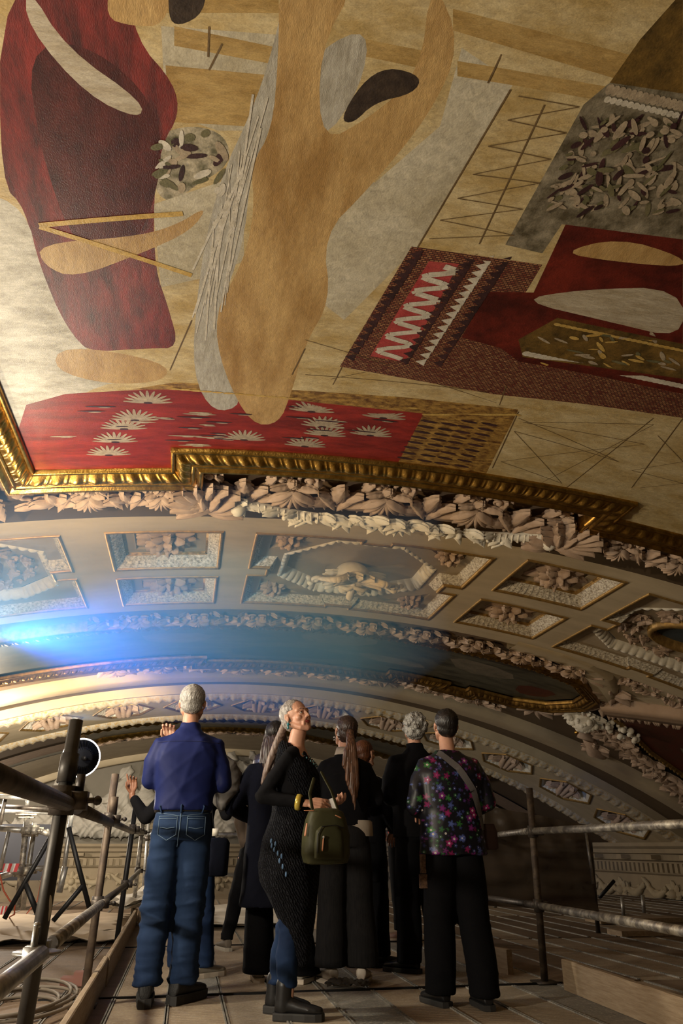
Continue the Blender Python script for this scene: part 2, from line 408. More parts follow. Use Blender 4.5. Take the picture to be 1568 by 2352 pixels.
def coffer_small(c, label, rs=.28, rings=3):
    a, b, y0, y1 = c; path = [(a, y0), (b, y0), (b, y1), (a, y1)]
    loc = Vector(vmap((a + b) / 2, (y0 + y1) / 2, 0))
    t = empty('ceiling_coffer', loc, label, 'coffer', 'small square coffers of the near arch')
    g = G(); sweep(g, path, [(-.022, .0), (-.022, .012), (.0, .016), (.012, 0), (.012, -.012)], True, .08); g.build('gilt_border', gilt, t, vmap)
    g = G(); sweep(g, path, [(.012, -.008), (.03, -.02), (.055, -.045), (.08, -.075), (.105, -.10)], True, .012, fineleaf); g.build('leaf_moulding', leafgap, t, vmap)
    g = G(); sweep(g, path, [(.105, -.10), (.105, -.115), (.125, -.115), (.125, -.13)], True, .03, lambda u, v: .008 * np.cos(u * 2 * np.pi / .045) * np.sin(np.pi * v)); g.build('bead_moulding', gilt, t, vmap)
    g = G(); q = rect(a + .12, b - .12, y0 + .12, y1 - .12); inn = rect(a + .21, b - .21, y0 + .20, y1 - .20)
    sheet(q, [inn], -.13, .4, g=g); sheet(inn, [], -.155, .3, g=g); sweep(g, inn, [(0, -.13), (0, -.155)], True, .3)
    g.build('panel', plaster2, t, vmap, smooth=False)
    g = G(); rosette(g, ((a + b) / 2, (y0 + y1) / 2), rs, -.15, rnd, rings); g.build('rosette', leafm, t, vmap)
lab = ['small coffer with leafy rosette left of the central octagon, nearer row', 'small coffer with leafy rosette left of the central octagon, farther row in the blue flare',
       'small coffer with leafy rosette right of the central octagon, nearer row', 'small coffer with leafy rosette right of the central octagon, farther row']
for c, l in zip(C_SMALL, lab): coffer_small(c, l)
def octg(cx, cy, a, b, k=.42): return [(cx - a, cy - b * k), (cx - a * k, cy - b), (cx + a * k, cy - b), (cx + a, cy - b * k), (cx + a, cy + b * k), (cx + a * k, cy + b), (cx - a * k, cy + b), (cx - a, cy + b * k)]
def coffer_big(path, cx, label, mode):
    t = empty('ceiling_coffer', Vector(vmap(cx, 7.3, 0)), label, 'coffer')
    g = G(); sweep(g, path, [(-.022, .0), (-.022, .012), (.0, .016), (.012, 0), (.012, -.012)], True, .08); g.build('gilt_border', gilt, t, vmap)
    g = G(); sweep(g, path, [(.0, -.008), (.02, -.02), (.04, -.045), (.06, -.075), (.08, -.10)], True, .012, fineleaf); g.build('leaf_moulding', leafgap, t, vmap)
    ins = [(.08, -.1)]
    a0, a1 = cx - 1.05, cx + 1.05
    cy = 7.32
    inner = [(cx - 1.125 + .08, 6.33), (cx - .23, 6.33), (cx - .23, 6.40), (cx + .23, 6.40), (cx + .23, 6.33), (cx + 1.045, 6.33), (cx + 1.045, 7.08), (cx + .855, 7.08), (cx + .855, 7.48), (cx + 1.045, 7.48), (cx + 1.045, 8.29), (cx + .23, 8.29), (cx + .23, 8.22), (cx - .23, 8.22), (cx - .23, 8.29), (cx - 1.045, 8.29), (cx - 1.045, 7.48), (cx - .855, 7.48), (cx - .855, 7.08), (cx - 1.045, 7.08)]
    if mode == 'oct':
        oc = octg(cx, cy, .80, .78)
        tri = []
        for sx in (-1, 1):
            for sy in (-1, 1):
                tri.append([(cx + sx * .96, cy + sy * .90), (cx + sx * .96, cy + sy * .44), (cx + sx * .50, cy + sy * .90)])
        g = G(); sheet(inner, [oc] + tri, -.10, .3, g=g)
        for q in tri: sheet(q, [], -.135, .4, g=g); sweep(g, q, [(0, -.1), (0, -.135)], True, .4)
        sheet(octg(cx, cy, .70, .68), [], -.2, .3, g=g)
        g.build('panel', plaster2, t, vmap, smooth=False)
        g = G(); sweep(g, oc, [(0, -.10), (.012, -.095), (.035, -.11), (.06, -.14), (.085, -.17), (.1, -.2)], True, .012, lambda u, v: egg(u, v, .10, .03)); g.build('egg_moulding', white, t, vmap)
        for k, (sx, sy) in enumerate(((-1, -1), (1, -1), (-1, 1), (1, 1))):
            g = G(); rosette(g, (cx + sx * .80, cy + sy * .74), .14, -.13, rnd, 2); g.build('small_rosette', leafm, t, vmap)
    else:
        oc = octg(cx, cy, .92, .80, .6); ov = [(cx + .42 * math.cos(a), cy + .34 * math.sin(a)) for a in np.linspace(0, 2 * math.pi, 28, endpoint=False)]
        g = G(); sheet(inner, [oc], -.10, .3, g=g); sheet(octg(cx, cy, .83, .71, .6), [ov], -.19, .3, g=g); g.build('panel', plaster2, t, vmap, smooth=False)
        g = G(); sweep(g, oc, [(0, -.10), (.012, -.095), (.035, -.11), (.06, -.14), (.085, -.17), (.09, -.19)], True, .012, lambda u, v: egg(u, v, .10, .03)); g.build('egg_moulding', white, t, vmap)
        g = G(); sweep(g, ov, [(-.05, -.19), (-.04, -.14), (0, -.12), (.02, -.19), (.02, -.24)], True, .1); g.build('oval_ring', gilt, t, vmap)
        g = G(); sheet(ov, [], -.24, .3, g=g); g.build('oval_field', mat('slate_blue_field', (.05, .07, .08), .6), t, vmap)
        g = G()
        for k in range(22):
            a = 2 * math.pi * k / 22
            for q in (.52, .66):
                leaf(g, (cx + (q + .05) * math.cos(a), cy + q * .9 * math.sin(a)), a + (1.5 if k % 2 else -1.5) + .3 * q, .17, .045, .05, .05, 4, h0=-.18)
            scroll(g, (cx + .72 * math.cos(a + .1), cy + .6 * math.sin(a + .1)), .05, 1.2, .012, -.16)
        g.build('scroll_relief', leafm, t, vmap)
    return t
tc = coffer_big(C_BIG[0], .555, 'large stepped coffer at the arch centre, framing an octagon with a grotesque mask', 'oct')
coffer_big(C_BIG[1], -3.42, 'large stepped coffer at the left picture edge, lost in blue flare', 'oval')
coffer_big(C_BIG[2], 4.43, 'large stepped coffer at right edge with scroll relief around a slate oval', 'oval')
# grotesque mask in the octagon
g = G(); mx, my = .56, 7.30
g.ball((mx - .02, my + .12, -.06), (.20, .19, .16), n=20); g.ball((mx - .02, my + .28, -.03), (.10, .10, .10)); g.limb([(mx - .02, my + .02, .06), (mx - .02, my + .20, .14)], [.03, .045])
for sg in (-1, 1):
    g.ball((mx - .02 + sg * .075, my + .10, .09), (.035, .028, .02)); g.limb([(mx - .02, my + .03, .09), (mx + sg * .08, my + .03, .12), (mx + sg * .15, my + .10, .07)], [.02, .026, .015], n=8)
    g.ball((mx + sg * .10, my + .20, .06), (.05, .055, .05)); g.limb([(mx - .02, my + .27, .085), (mx + sg * .09, my + .255, .06)], [.02, .012], n=8)
    pts = [(mx + sg * (.10 + .30 * t), my - .10 - .22 * math.sin(t * 3.0) + .10 * t, .03 + .10 * math.sin(t * 3)) for t in np.linspace(0, 1, 10)]
    g.limb(pts, [.055 - .004 * i for i in range(10)], n=8)
    for i, p in enumerate(pts): g.ball(p, .052 - .003 * i, n=8)
    scroll(g, (mx + sg * .42, my + .02), .09, 1.4, .028, .02, 0 if sg > 0 else math.pi, sg)
    for k in range(5): leaf(g, (mx + sg * .14, my + .08 + .05 * k), (0 if sg > 0 else math.pi) + sg * (.3 * k - .3), .20, .05, .05, .02, 4, h0=-.08 + .01 * k)
    g.limb([(mx + sg * .26, my + .15, -.05), (mx + sg * .42, my + .2, .0), (mx + sg * .46, my + .16, .03)], [.03, .03, .04], n=8)
for k in range(7): leaf(g, (mx, my - .02), -math.pi / 2 + (k - 3) * .42, .36 - .03 * abs(k - 3), .07, .07, .10, 4, h0=.02)
for k in range(9): leaf(g, (mx - .02, my + .24), math.pi / 2 + (k - 4) * .35, .17, .04, .04, .02, 3, h0=-.02)
g.build('mask', white, tc, vmap)

# lozenge coffers of the far rib
LOZT = []
def loz_coffer(c, y):
    t = empty('lozenge_coffer', Vector(vmap(c, y, 0)), 'lozenge coffer with hanging leaf pendants in the far lit arch', 'coffer', 'lozenge coffers of the far arch')
    p = loz(c, y)
    g = G(); sweep(g, p, [(-.03, 0), (-.03, .02), (0, .02), (.02, -.02)], True, .3); g.build('border', gilt, t, vmap)
    g = G(); sweep(g, p, [(.01, -.01), (.05, -.04), (.08, -.09), (.1, -.2)], True, .03, lambda u, v: egg(u, v, .09, .035)); g.build('egg_moulding', white, t, vmap)
    g = G(); q = loz(c, y, .42, .53); sheet(q, [], -.2, .5, g=g); g.build('panel', plaster2, t, vmap)
    g = G(); r2 = random.Random(3)
    for k in range(9):
        a = k * .7; leaf(g, (c + .02 * math.cos(a), y + .1 + .04 * math.sin(a)), a, .34, .12, .12, .12, 4, nu=9, nv=7, h0=-.16 + .03 * (k % 3))
    for sg in (-1, 0, 1): g.limb([(c + sg * .10, y - .28, -.16), (c + sg * .13, y - .12, -.02), (c + sg * .08, y + .08, .06)], [.06, .05, .07], n=8)
    g.ball((c, y + .1, .04), (.10, .10, .08), n=10)
    g.build('pendant', leafm, t, vmap); return t
first = None
for c, y in LOZ:
    if not (-5.6 < c < SR - .7): continue
    if first is None: first = loz_coffer(c, y); base_s = c; continue
    t2 = first.copy(); COL.objects.link(t2)
    q = Matrix.Translation((XC, 0, ZT - R)) @ Matrix.Rotation((c - base_s) / R, 4, 'Y') @ Matrix.Translation((-XC, 0, R - ZT))
    mw0 = Matrix.Translation(first.location); mwn = q @ mw0
    t2.location = mwn.translation; t2.rotation_euler = mwn.to_euler()
    for ch in list(first.children):
        c2 = ch.copy(); COL.objects.link(c2); c2.parent = t2; c2.matrix_parent_inverse = ch.matrix_parent_inverse.copy()
# gilded leaf bands on both edges of the far rib
for i, (y0, nm) in enumerate(((14.12, 'trim_6'), (16.50, 'trim_7'))):
    g = G(); sweep(g, [(SL, y0), (SR, y0)], [(0, 0), (.05, .05), (.16, .07), (.28, .05), (.33, 0)], False, .03, lambda u, v: .035 * np.sin(np.pi * v) * (np.abs(np.sin(np.pi * u / .2)) + .3 * np.cos(u * 60)))
    o = g.build(nm, [mat('white_and_gold_moulding', (.55, .5, .4), .45, .15, var=(.5, .31, .08), vs=22, stretch=(1, 1, 1), vc=.55)], fn=vmap); tag(o, kind='structure')
# ---------------------------------------------------------------- the great ceiling painting (a plain generic composition of cloths, carpets and marble)
def painted(name, a, b, vs=5, stretch=(1, 1, 1), vc=.5, rough=.40, c=None):
    m = mat(name, a, rough, 0, var=b, vs=vs, stretch=stretch, vc=vc, bump=.5, bs=110, dist=.003, coat=0, detail=9)
    nt = m.node_tree; N = nt.nodes; L = nt.links; b = N['Principled BSDF']; src = b.inputs[0].links[0].from_socket; mp = [n for n in N if n.bl_idname == 'ShaderNodeMapping'][0]
    n = N.new('ShaderNodeTexNoise'); n.inputs['Scale'].default_value = 26; n.inputs['Detail'].default_value = 8; n.inputs['Roughness'].default_value = .75; n.inputs['Distortion'].default_value = .8; L.new(mp.outputs[0], n.inputs[0])
    r = N.new('ShaderNodeMapRange'); r.inputs[1].default_value = .3; r.inputs[2].default_value = .7; r.inputs[3].default_value = .66; r.inputs[4].default_value = 1.2; L.new(n.outputs['Fac'], r.inputs[0])
    v = N.new('ShaderNodeVectorMath'); v.operation = 'SCALE'; L.new(src, v.inputs[0]); L.new(r.outputs[0], v.inputs['Scale']); L.new(v.outputs[0], b.inputs[0])
    return m
def brick(name, c1, c2, c3, sc, rw=.5, rh=.25, rough=.3, rot=0):
    m = mat(name, c1, rough, bump=.2, bs=34, dist=.004); nt = m.node_tree
    t = nt.nodes.new('ShaderNodeTexBrick'); t.inputs['Color1'].default_value = (*c1, 1); t.inputs['Color2'].default_value = (*c2, 1); t.inputs['Mortar'].default_value = (*c3, 1)
    t.inputs['Scale'].default_value = sc; t.inputs['Brick Width'].default_value = rw; t.inputs['Row Height'].default_value = rh; t.inputs['Mortar Size'].default_value = .04
    mp = [n for n in nt.nodes if n.bl_idname == 'ShaderNodeMapping'][0]; mp.inputs['Rotation'].default_value = (0, 0, rot)
    nt.links.new(mp.outputs[0], t.inputs[0]); nt.links.new(t.outputs[0], nt.nodes['Principled BSDF'].inputs[0]); return m
marble = painted('painted_marble', (.36, .25, .095), (.50, .40, .22), 3.2, (1, 2, 1))
pm = [marble,
      painted('painted_pale_stone', (.33, .28, .18), (.46, .41, .30), 2.5),
      painted('painted_ochre_stone', (.28, .17, .05), (.40, .27, .10), 5, (1, 3, 1)),
      painted('painted_crimson_cloth', (.045, .006, .006), (.19, .018, .014), 3.2, (4, .9, 1)),
      painted('painted_silver_cloth', (.28, .25, .18), (.56, .52, .42), 3.5, (1.5, 3, 1)),
      painted('painted_golden_cloth', (.27, .15, .045), (.46, .30, .12), 1.7, (3.4, .9, 1)),
      painted('painted_dark_knot', (.02, .013, .01), (.045, .03, .02), 20),
      painted('painted_veil', (.27, .24, .18), (.40, .37, .30), 8, (5, 1, 1)),
      painted('painted_grey_foliage', (.10, .09, .05), (.42, .36, .25), 15),
      painted('painted_red_carpet', (.13, .010, .007), (.27, .022, .014), 3, (1, 4, 1)),
      painted('painted_gold_border', (.09, .035, .01), (.36, .21, .05), 16, (1, 2, 1)),
      brick('painted_carpet_rows', (.30, .15, .07), (.13, .03, .02), (.05, .02, .015), 14, .32, .18),
      painted('painted_rose_panel', (.28, .03, .03), (.34, .06, .05), 10),
      painted('painted_dark_couch', (.045, .006, .004), (.13, .015, .008), 4),
      painted('painted_grey_relief', (.07, .055, .03), (.26, .22, .15), 9, vc=.52),
      painted('painted_brown_gold', (.05, .03, .008), (.16, .09, .02), 9),
      painted('painted_white_drape', (.30, .24, .15), (.42, .36, .26), 6, (1, 4, 1)),
      painted('painted_shadow_cloth', (.035, .006, .006), (.075, .012, .010), 6, (2, 1, 1))]
def PV(l): return [V(*p) for p in l]
REG = [(1, [(735, 330), (860, 420), (1010, 290), (1060, 110), (1180, 190), (960, 565), (790, 735), (745, 700), (700, 560)]),
       (1, [(370, 60), (640, 80), (640, 300), (500, 300), (380, 260)]),
       (2, [(1040, 20), (1568, 160), (1568, 230), (1040, 70)]), (2, [(400, 60), (640, 110), (640, 150), (400, 105)]), (2, [(380, 150), (640, 175), (640, 250), (560, 290), (390, 280)]),
       (2, [(840, 90), (980, 118), (980, 160), (840, 130)]), (2, [(1050, 140), (1400, 200), (1400, 235), (1050, 175)]),
       (2, [(380, 0), (640, 0), (640, 30), (380, 30)]),
       (8, [(350, 440), (360, 310), (440, 285), (520, 310), (530, 380), (440, 430), (400, 470)]),
       (1, [(350, 470), (560, 400), (560, 600), (460, 640), (370, 660)]),
       (3, [(0, -80), (290, -80), (310, 90), (400, 190), (412, 265), (372, 330), (352, 450), (356, 620), (385, 700), (412, 800), (340, 800), (190, 810), (140, 740), (80, 600), (60, 480), (0, 420)]),
       (17, [(60, 120), (180, 90), (330, 200), (380, 330), (340, 520), (240, 640), (150, 520), (90, 330)]),
       (16, [(60, -40), (150, 110), (330, 235), (320, 275), (200, 220), (60, 60)]),
       (5, [(260, -60), (400, -60), (380, 60), (300, 60), (240, 40)]), (6, [(390, -60), (475, -60), (470, 30), (410, 62), (385, 40)]),
       (4, [(-60, 430), (60, 480), (90, 610), (150, 750), (210, 815), (330, 870), (200, 890), (60, 1000), (-60, 1000)]),
       (5, [(85, 560), (300, 545), (400, 520), (480, 470), (440, 530), (330, 580), (170, 640), (100, 610)]),
       (5, [(140, 790), (380, 830), (385, 875), (250, 885), (120, 850)]),
       (9, [(60, 930), (150, 905), (400, 892), (660, 912), (980, 945), (915, 1075), (600, 1075), (0, 1120)]),
       (10, [(300, 895), (400, 878), (660, 895), (1190, 940), (1180, 960), (975, 950), (660, 918), (390, 895)]),
       (10, [(975, 945), (1190, 942), (1110, 1100), (905, 1080)]),
       (7, [(660, -60), (720, 40), (640, 200), (620, 300), (575, 400), (560, 560), (500, 720), (520, 850), (560, 930), (490, 950), (440, 860), (455, 640), (500, 420), (590, 230), (640, 60)]),
       (7, [(735, 110), (850, 60), (830, 200), (740, 330), (700, 200)]),
       (5, [(640, -60), (830, -60), (730, 120), (738, 330), (850, 270), (965, 170), (990, -60), (1060, 100), (990, 260), (850, 430), (740, 540), (760, 690), (700, 790), (670, 900), (640, 975), (575, 975), (510, 850), (490, 720), (560, 600), (585, 480), (575, 380), (625, 300), (640, 120)]),
       (6, [(780, 275), (830, 190), (890, 152), (970, 175), (950, 215), (860, 235), (810, 285)]),
       (11, [(780, 842), (945, 566), (1245, 608), (1190, 700), (1568, 720), (1568, 960), (1130, 905)]),
       (12, [(850, 818), (985, 600), (1054, 606), (930, 832)]),
       (13, [(1060, 775), (1120, 670), (1225, 672), (1300, 512), (1568, 548), (1568, 905), (1190, 830), (1150, 800)]),
       (16, [(1185, 690), (1330, 665), (1568, 660), (1568, 780), (1400, 740)]), (15, [(1190, 780), (1280, 730), (1568, 790), (1568, 870), (1200, 820)]),
       (5, [(1285, 580), (1420, 545), (1568, 590), (1568, 615), (1400, 600)]),
       (14, [(1160, 562), (1340, 240), (1400, 190), (1568, 215), (1568, 550), (1290, 515), (1245, 582)]),
       (15, [(1400, 190), (1470, 90), (1568, -20), (1568, 215)])]
CANV = [(-2.27, .7), (3.2, .7), (3.2, 5.0), (2.26, 5.0), (2.26, 4.69), (-1.32, 4.69), (-1.32, 5.0), (-2.27, 5.0)]
tp = empty('ceiling_painting', Vector(vmap(.4, 2.8, 0)), 'huge varnished ceiling painting of red cloth, golden drapery and carpets in stepped gilt frame', 'painting')
def smoothpoly(p, it=2):
    for _ in range(it):
        q = []
        for i in range(len(p)):
            a = p[i]; b = p[(i + 1) % len(p)]
            q += [(a[0] * .75 + b[0] * .25, a[1] * .75 + b[1] * .25), (a[0] * .25 + b[0] * .75, a[1] * .25 + b[1] * .75)]
        p = q
    return p
SOFT = {3, 4, 5, 6, 7, 8, 16, 17}
g = sheet(CANV, [], 0, .22, [smoothpoly(PV(p)) if k in SOFT else PV(p) for k, p in REG], wd=.5)
g.m = [0 if k == 0 else REG[k - 1][0] for k in g.m]
g.build('canvas', pm, tp, vmap)
# painted details lying in the paint film
g = G()
def pline(a, b, w=.009, mi=0, n=6):
    if mi == 0: w *= .5
    a = np.array(V(*a)); b = np.array(V(*b)); t = (b - a) / (np.linalg.norm(b - a) + 1e-9); nn = np.array([-t[1], t[0]]) * w
    for i in range(n):
        p = a + (b - a) * i / n; q = a + (b - a) * (i + 1) / n
        g.add([(*(p - nn), .002), (*(p + nn), .002), (*(q + nn), .002), (*(q - nn), .002)], [(0, 1, 2, 3)], mi)
def oval(c, a, b, mi, rot=0, h=.002, n=12):
    pts = []
    for i in range(n):
        q = 2 * math.pi * i / n; x, y = a * math.cos(q), b * math.sin(q)
        pts.append((c[0] + x * math.cos(rot) - y * math.sin(rot), c[1] + x * math.sin(rot) + y * math.cos(rot), h))
    g.poly(pts, mi)
for a, b in (((1172, 205), (958, 568)), ((1145, 935), (1162, 885)), ((1130, 1075), (1190, 945)), ((1300, 1120), (1500, 960)), ((785, 842), (760, 892)), ((480, 60), (478, 130)), ((510, 100), (480, 160)), ((1170, 85), (1120, 190)), ((1450, 1120), (1568, 960)),
             ((440, 735), (390, 850)), ((700, 800), (670, 860)), ((1250, 240), (1100, 560))): pline(a, b, .007)
zz = [(1190, 220), (1330, 245), (1165, 275), (1300, 305), (1120, 335), (1265, 365), (1085, 400), (1240, 420), (1050, 455), (1200, 480), (1010, 505), (1180, 540), (985, 548)]
for a, b in zip(zz[:-1], zz[1:]): pline(a, b, .004)
zz = [(1190, 960), (1420, 1060), (1180, 990), (1290, 1110), (1150, 1060), (1480, 1020), (1200, 970), (1500, 975), (1240, 1110)]
for a, b in zip(zz[:-1], zz[1:]): pline(a, b, .004)
zz = [(1510, 1000), (1568, 1060), (1450, 1080), (1568, 1110), (1470, 1120)]
for a, b in zip(zz[:-1], zz[1:]): pline(a, b, .004)
for a, b in (((700, 780), (960, 860)), ((760, 870), (860, 850)), ((700, 860), (1120, 900)), ((1000, 880), (1140, 925))): pline(a, b, .004)
r3 = random.Random(8)
def fan(px, py, sc=1.):
    c = V(px, py)
    for k in range(11):
        a = math.pi + .12 + (math.pi - .24) * k / 10
        oval((c[0] + .085 * sc * math.cos(a), c[1] + .075 * sc * math.sin(a)), .068 * sc, .011 * sc, 1, a)
    oval(c, .03 * sc, .012, 3)
for px, py in ((340, 925), (310, 965), (285, 985), (265, 1015), (250, 1045), (715, 945), (740, 980), (700, 1025), (745, 1000), (560, 1010), (880, 960), (850, 1000)): fan(px, py)
for k in range(34):
    px = r3.choice([r3.uniform(110, 400), r3.uniform(400, 560), r3.uniform(650, 900)]); py = r3.uniform(930, 1030)
    c = V(px, py); oval(c, r3.uniform(.05, .12), .008, r3.choice([1, 3, 3])); oval((c[0] + .02, c[1] + .012), .04, .005, 1)
for i in range(4):
    for j in range(9):
        px = 985 + 46 * i - 8 * j; py = 968 + 12 * j
        c = V(px, py + (6 if i % 2 else 0)); oval(c, .062, .014, 3, .1); oval(c, .05, .009, 4 if (i + j) % 3 else 1, .1)
for k in range(46):
    f = k / 45; c = V(975 + 210 * f if k % 2 else 400 + 560 * f, (952 if k % 2 else 893 + 45 * f)); oval(c, .035, .010, 4)
prev = None
for k in range(41):
    f = k / 40; bx, by = 1020 - 130 * f, 612 + 210 * f; off = 34 * math.sin(k * math.pi / 2.0 * .62)
    p = (bx + off, by + off * .08)
    if prev: pline(prev, p, .018, 5, 1)
    prev = p
for k in range(16):
    f = k / 15
    for off, mi in ((-12, 3), (112, 3), (150, 5), (190, 3)):
        px, py = 965 - 150 * f + off, 585 + 235 * f + off * .07
        c = np.array(V(px, py)); g.poly([(c[0] - .03, c[1], .002), (c[0] + .03, c[1] - .035, .002), (c[0] + .03, c[1] + .035, .002)], mi)
for k in range(30):
    f = k / 29; px, py = 1210 + 358 * f, 812 + 75 * f; c = V(px, py); oval(c, .03, .022, 5, 0)
for k in range(24):
    f = k / 23; px, py = 1280 + 288 * f, 745 + 60 * f; c = V(px, py); oval(c, .022, .012, 4, 0)
for k in range(14): oval(V(1400 + 13 * k, 205 + 3 * k), .016, .022, 1); oval(V(1395 + 13 * k, 228 + 3 * k), .014, .014, 5)
for k in range(190):
    py = r3.uniform(270, 490); px = r3.uniform(1340 - (py - 270) * .45, 1560); oval(V(px, py), r3.uniform(.012, .05), r3.uniform(.006, .016), r3.choice([2, 3, 1, 1]), r3.uniform(0, 3), h=.002 + .00004 * k)
for k in range(36):
    px, py = r3.uniform(360, 510), r3.uniform(300, 440); oval(V(px, py), r3.uniform(.02, .05), r3.uniform(.01, .02), r3.choice([1, 2, 2, 3, 5]), r3.uniform(0, 3))
for k in range(40):
    px, py = r3.uniform(1240, 1560), r3.uniform(770, 850); oval(V(px, py), r3.uniform(.02, .06), r3.uniform(.006, .014), r3.choice([1, 4, 2]), r3.uniform(-.5, .9))
for a, b in (((90, 517), (420, 490)), ((90, 520), (440, 632))): pline(a, b, .014, 4, 8)
for k in range(22):
    f = r3.random(); a = (640 - 110 * f, 180 + 330 * f); pline((a[0] - r3.uniform(0, 50), a[1]), (a[0] - r3.uniform(40, 110), a[1] + r3.uniform(120, 330)), r3.uniform(.002, .006), 5, 6)
g.build('painted_detail', [painted('paint_umber', (.10, .06, .025), (.14, .09, .04)), painted('paint_greige', (.26, .20, .13), (.34, .27, .18), 20), painted('paint_olive', (.09, .085, .04), (.14, .12, .06)),
        painted('paint_black', (.025, .012, .012), (.05, .02, .02)), painted('paint_gold', (.38, .23, .05), (.45, .30, .09), 20), painted('paint_silver', (.42, .37, .28), (.52, .47, .38), 20), painted('paint_wine', (.13, .015, .015), (.16, .02, .02))], tp, vmap)
# gilded stepped frame
def lotus(u, v):
    p = .115; x = np.abs(((u / p) % 1) - .5) * 2
    w = np.exp(-((v - .45) / .32) ** 2)
    return w * (.030 * (np.clip(1 - x * 1.3, 0, 1) ** .6) + .02 * np.exp(-((x - .95) / .12) ** 2))
FP = [(p[0], p[1]) for p in CANV]
def frame(path, parent, closed=True, k=1., m=None):
    g = G(); sweep(g, path, [(-.0, -.01), (-.0, .035), (-.018 * k, .045), (-.03 * k, .025)], closed, .1)
    pr = [(-(.03 + .11 * k * t), .02 + .035 * math.sin(t * 2.4) + .02 * t) for t in np.linspace(0, 1, 8)]
    sweep(g, path, pr, closed, .0095, lotus)
    sweep(g, path, [(-.14 * k, .03), (-.145 * k, .07), (-.165 * k, .075), (-.175 * k, .05), (-.185 * k, .05), (-.20 * k, .085), (-.22 * k, .09), (-.235 * k, .06), (-.235 * k, -.1)], closed, .1)
    return g.build('gilt_frame', m or gold, parent, vmap)
frame(FP, tp)
# deep stucco cornice of acanthus and scrolls round the painting
def bed(g, path, w, closed=False): sweep(g, path, [(-.23, -.03), (-.26, -.05), (-.36, -.11), (-w + .05, -.13), (-w + .03, -.08), (-w, -.09), (-w - .02, -.16)], closed, .15)
g = G(); cornice_relief(g, -1.15, 2.15, 4.95, 5.66, .78, .02, h=-.07)
cornice_relief(g, -2.35, -1.35, 5.22, 5.68, .55, -.03, h=-.05); cornice_relief(g, 2.4, 3.5, 5.22, 5.68, .55, .1, h=-.05)
for c, sg in ((-1.16, 1), (2.13, -1)):
    for k in range(9):
        leaf(g, (c - sg * .02 + sg * .03 * k, 5.66 - .02 * k), -math.pi / 2 + sg * (.9 - .33 * k), .50 - .018 * k, .10, .09, .08, 6, h0=-.02 + .01 * k)
    for k in range(5): leaf(g, (c + sg * .10, 5.62), -math.pi / 2 + sg * (-.1 + .45 * k), .32, .08, .09, .05, 5, h0=.04)
    g.box((c + sg * .22, 5.58, -.02), (.12, .20, .14))
o = g.build('trim_8', leafm, fn=vmap); tag(o, kind='structure')
g = G(); cornice_relief(g, .8, 5.0, 0, .45, .62, .1, T=lambda a, b, c: (-2.52 - b, a, c), h=-.05)
for k in range(6): leaf(g, (-2.72, 5.38), 1.2 + .5 * k, .33, .09, .08, .06, 6, h0=0.)
o = g.build('trim_9', leafm, fn=vmap); tag(o, kind='structure')
g = G(); sweep(g, [(-3.0, 5.70), (3.6, 5.70)], [(0, -.16), (0, -.10), (-.08, -.12), (-1.1, -.14)], False, .2)
sweep(g, [(-2.5, 5.0), (-3.0, 5.0)], [(0, -.12), (4, -.12)], False, .2)
o = g.build('trim_10', mat('stucco_bed', (.20, .135, .085), .8, var=(.25, .17, .11), vs=8, **PL), fn=vmap); tag(o, kind='structure')
# white festoon hanging along the cornice
g = G(); r4 = random.Random(5)
n = 60
for k in range(n + 1):
    f = k / n; s = -.82 + 2.76 * f; y = 5.58 + .02 * math.sin(f * 9); h = .06 + .05 * math.sin(f * math.pi)
    if .12 < f < .88:
        leaf(g, (s, y), r4.choice([0, math.pi]) + r4.uniform(-.9, .9), r4.uniform(.10, .18), .05, .05, .05, 3, nu=9, nv=7, h0=h)
        if k % 3 == 0: g.ball((s, y + .02, h + .03), r4.uniform(.02, .035), n=8)
for sg, c in ((1, -.80), (-1, 1.92)):
    pts = [(c + sg * (.06 + .60 * t), 5.54 + .06 * math.sin(t * 2.6), .03 + .06 * t) for t in np.linspace(0, 1, 12)]
    g.limb(pts, [.055 - .003 * i for i in range(12)], n=10)
    for i, p in enumerate(pts): g.limb([(p[0], p[1] - .05, p[2] + .01), (p[0] + .012, p[1], p[2] + .055), (p[0], p[1] + .05, p[2] + .01)], .008, n=5)
    g.ball((c, 5.54, .08), .07, n=14)
    for k in range(6): leaf(g, (c, 5.55), k * 1.05, .14, .045, .05, .05, 3, h0=.03)
for sg in (-1, 1):
    scroll(g, (.56 + sg * .17, 5.57), .085, 1.5, .02, .09, 0 if sg < 0 else math.pi, sg)
for k in range(5): leaf(g, (.56, 5.55), math.pi / 2 + (k - 2) * .5, .16, .045, .05, .05, 3, h0=.10)
o = g.build('festoon', white, fn=vmap); tag(o, 'long white plaster garland with horn ends hanging under the leafy cornice of the big painting', 'festoon')

# ---------------------------------------------------------------- second and third paintings farther down the vault
P2 = [(-4.5, 10.9), (-4.75, 10.3), (-4.7, 9.7), (-4.3, 9.4), (-2.6, 9.35), (3.5, 9.35), (4.1, 9.5), (4.45, 9.85), (4.5, 10.25), (4.3, 10.75), (3.9, 11.05), (3.45, 11.1), (3.2, 11.1), (3.2, 11.3), (2.9, 11.3), (2.9, 11.1), (1.9, 11.1), (1.9, 11.35), (-.9, 11.35), (-.9, 11.1), (-4.0, 11.1)]
dim = [painted('old_painting_green', (.035, .032, .02), (.10, .09, .06), 2.2, (1, 2.5, 1), rough=.45), painted('old_painting_cloth', (.10, .085, .055), (.17, .14, .10), 4, rough=.45), painted('old_painting_dark', (.015, .012, .008), (.04, .03, .02), 4, rough=.45), painted('old_painting_red', (.09, .015, .008), (.06, .02, .01), 4, rough=.45)]
t2 = empty('ceiling_painting', Vector(vmap(.9, 10.2, 0)), 'dark murky ceiling painting with rounded end beyond the coffered arch', 'painting')
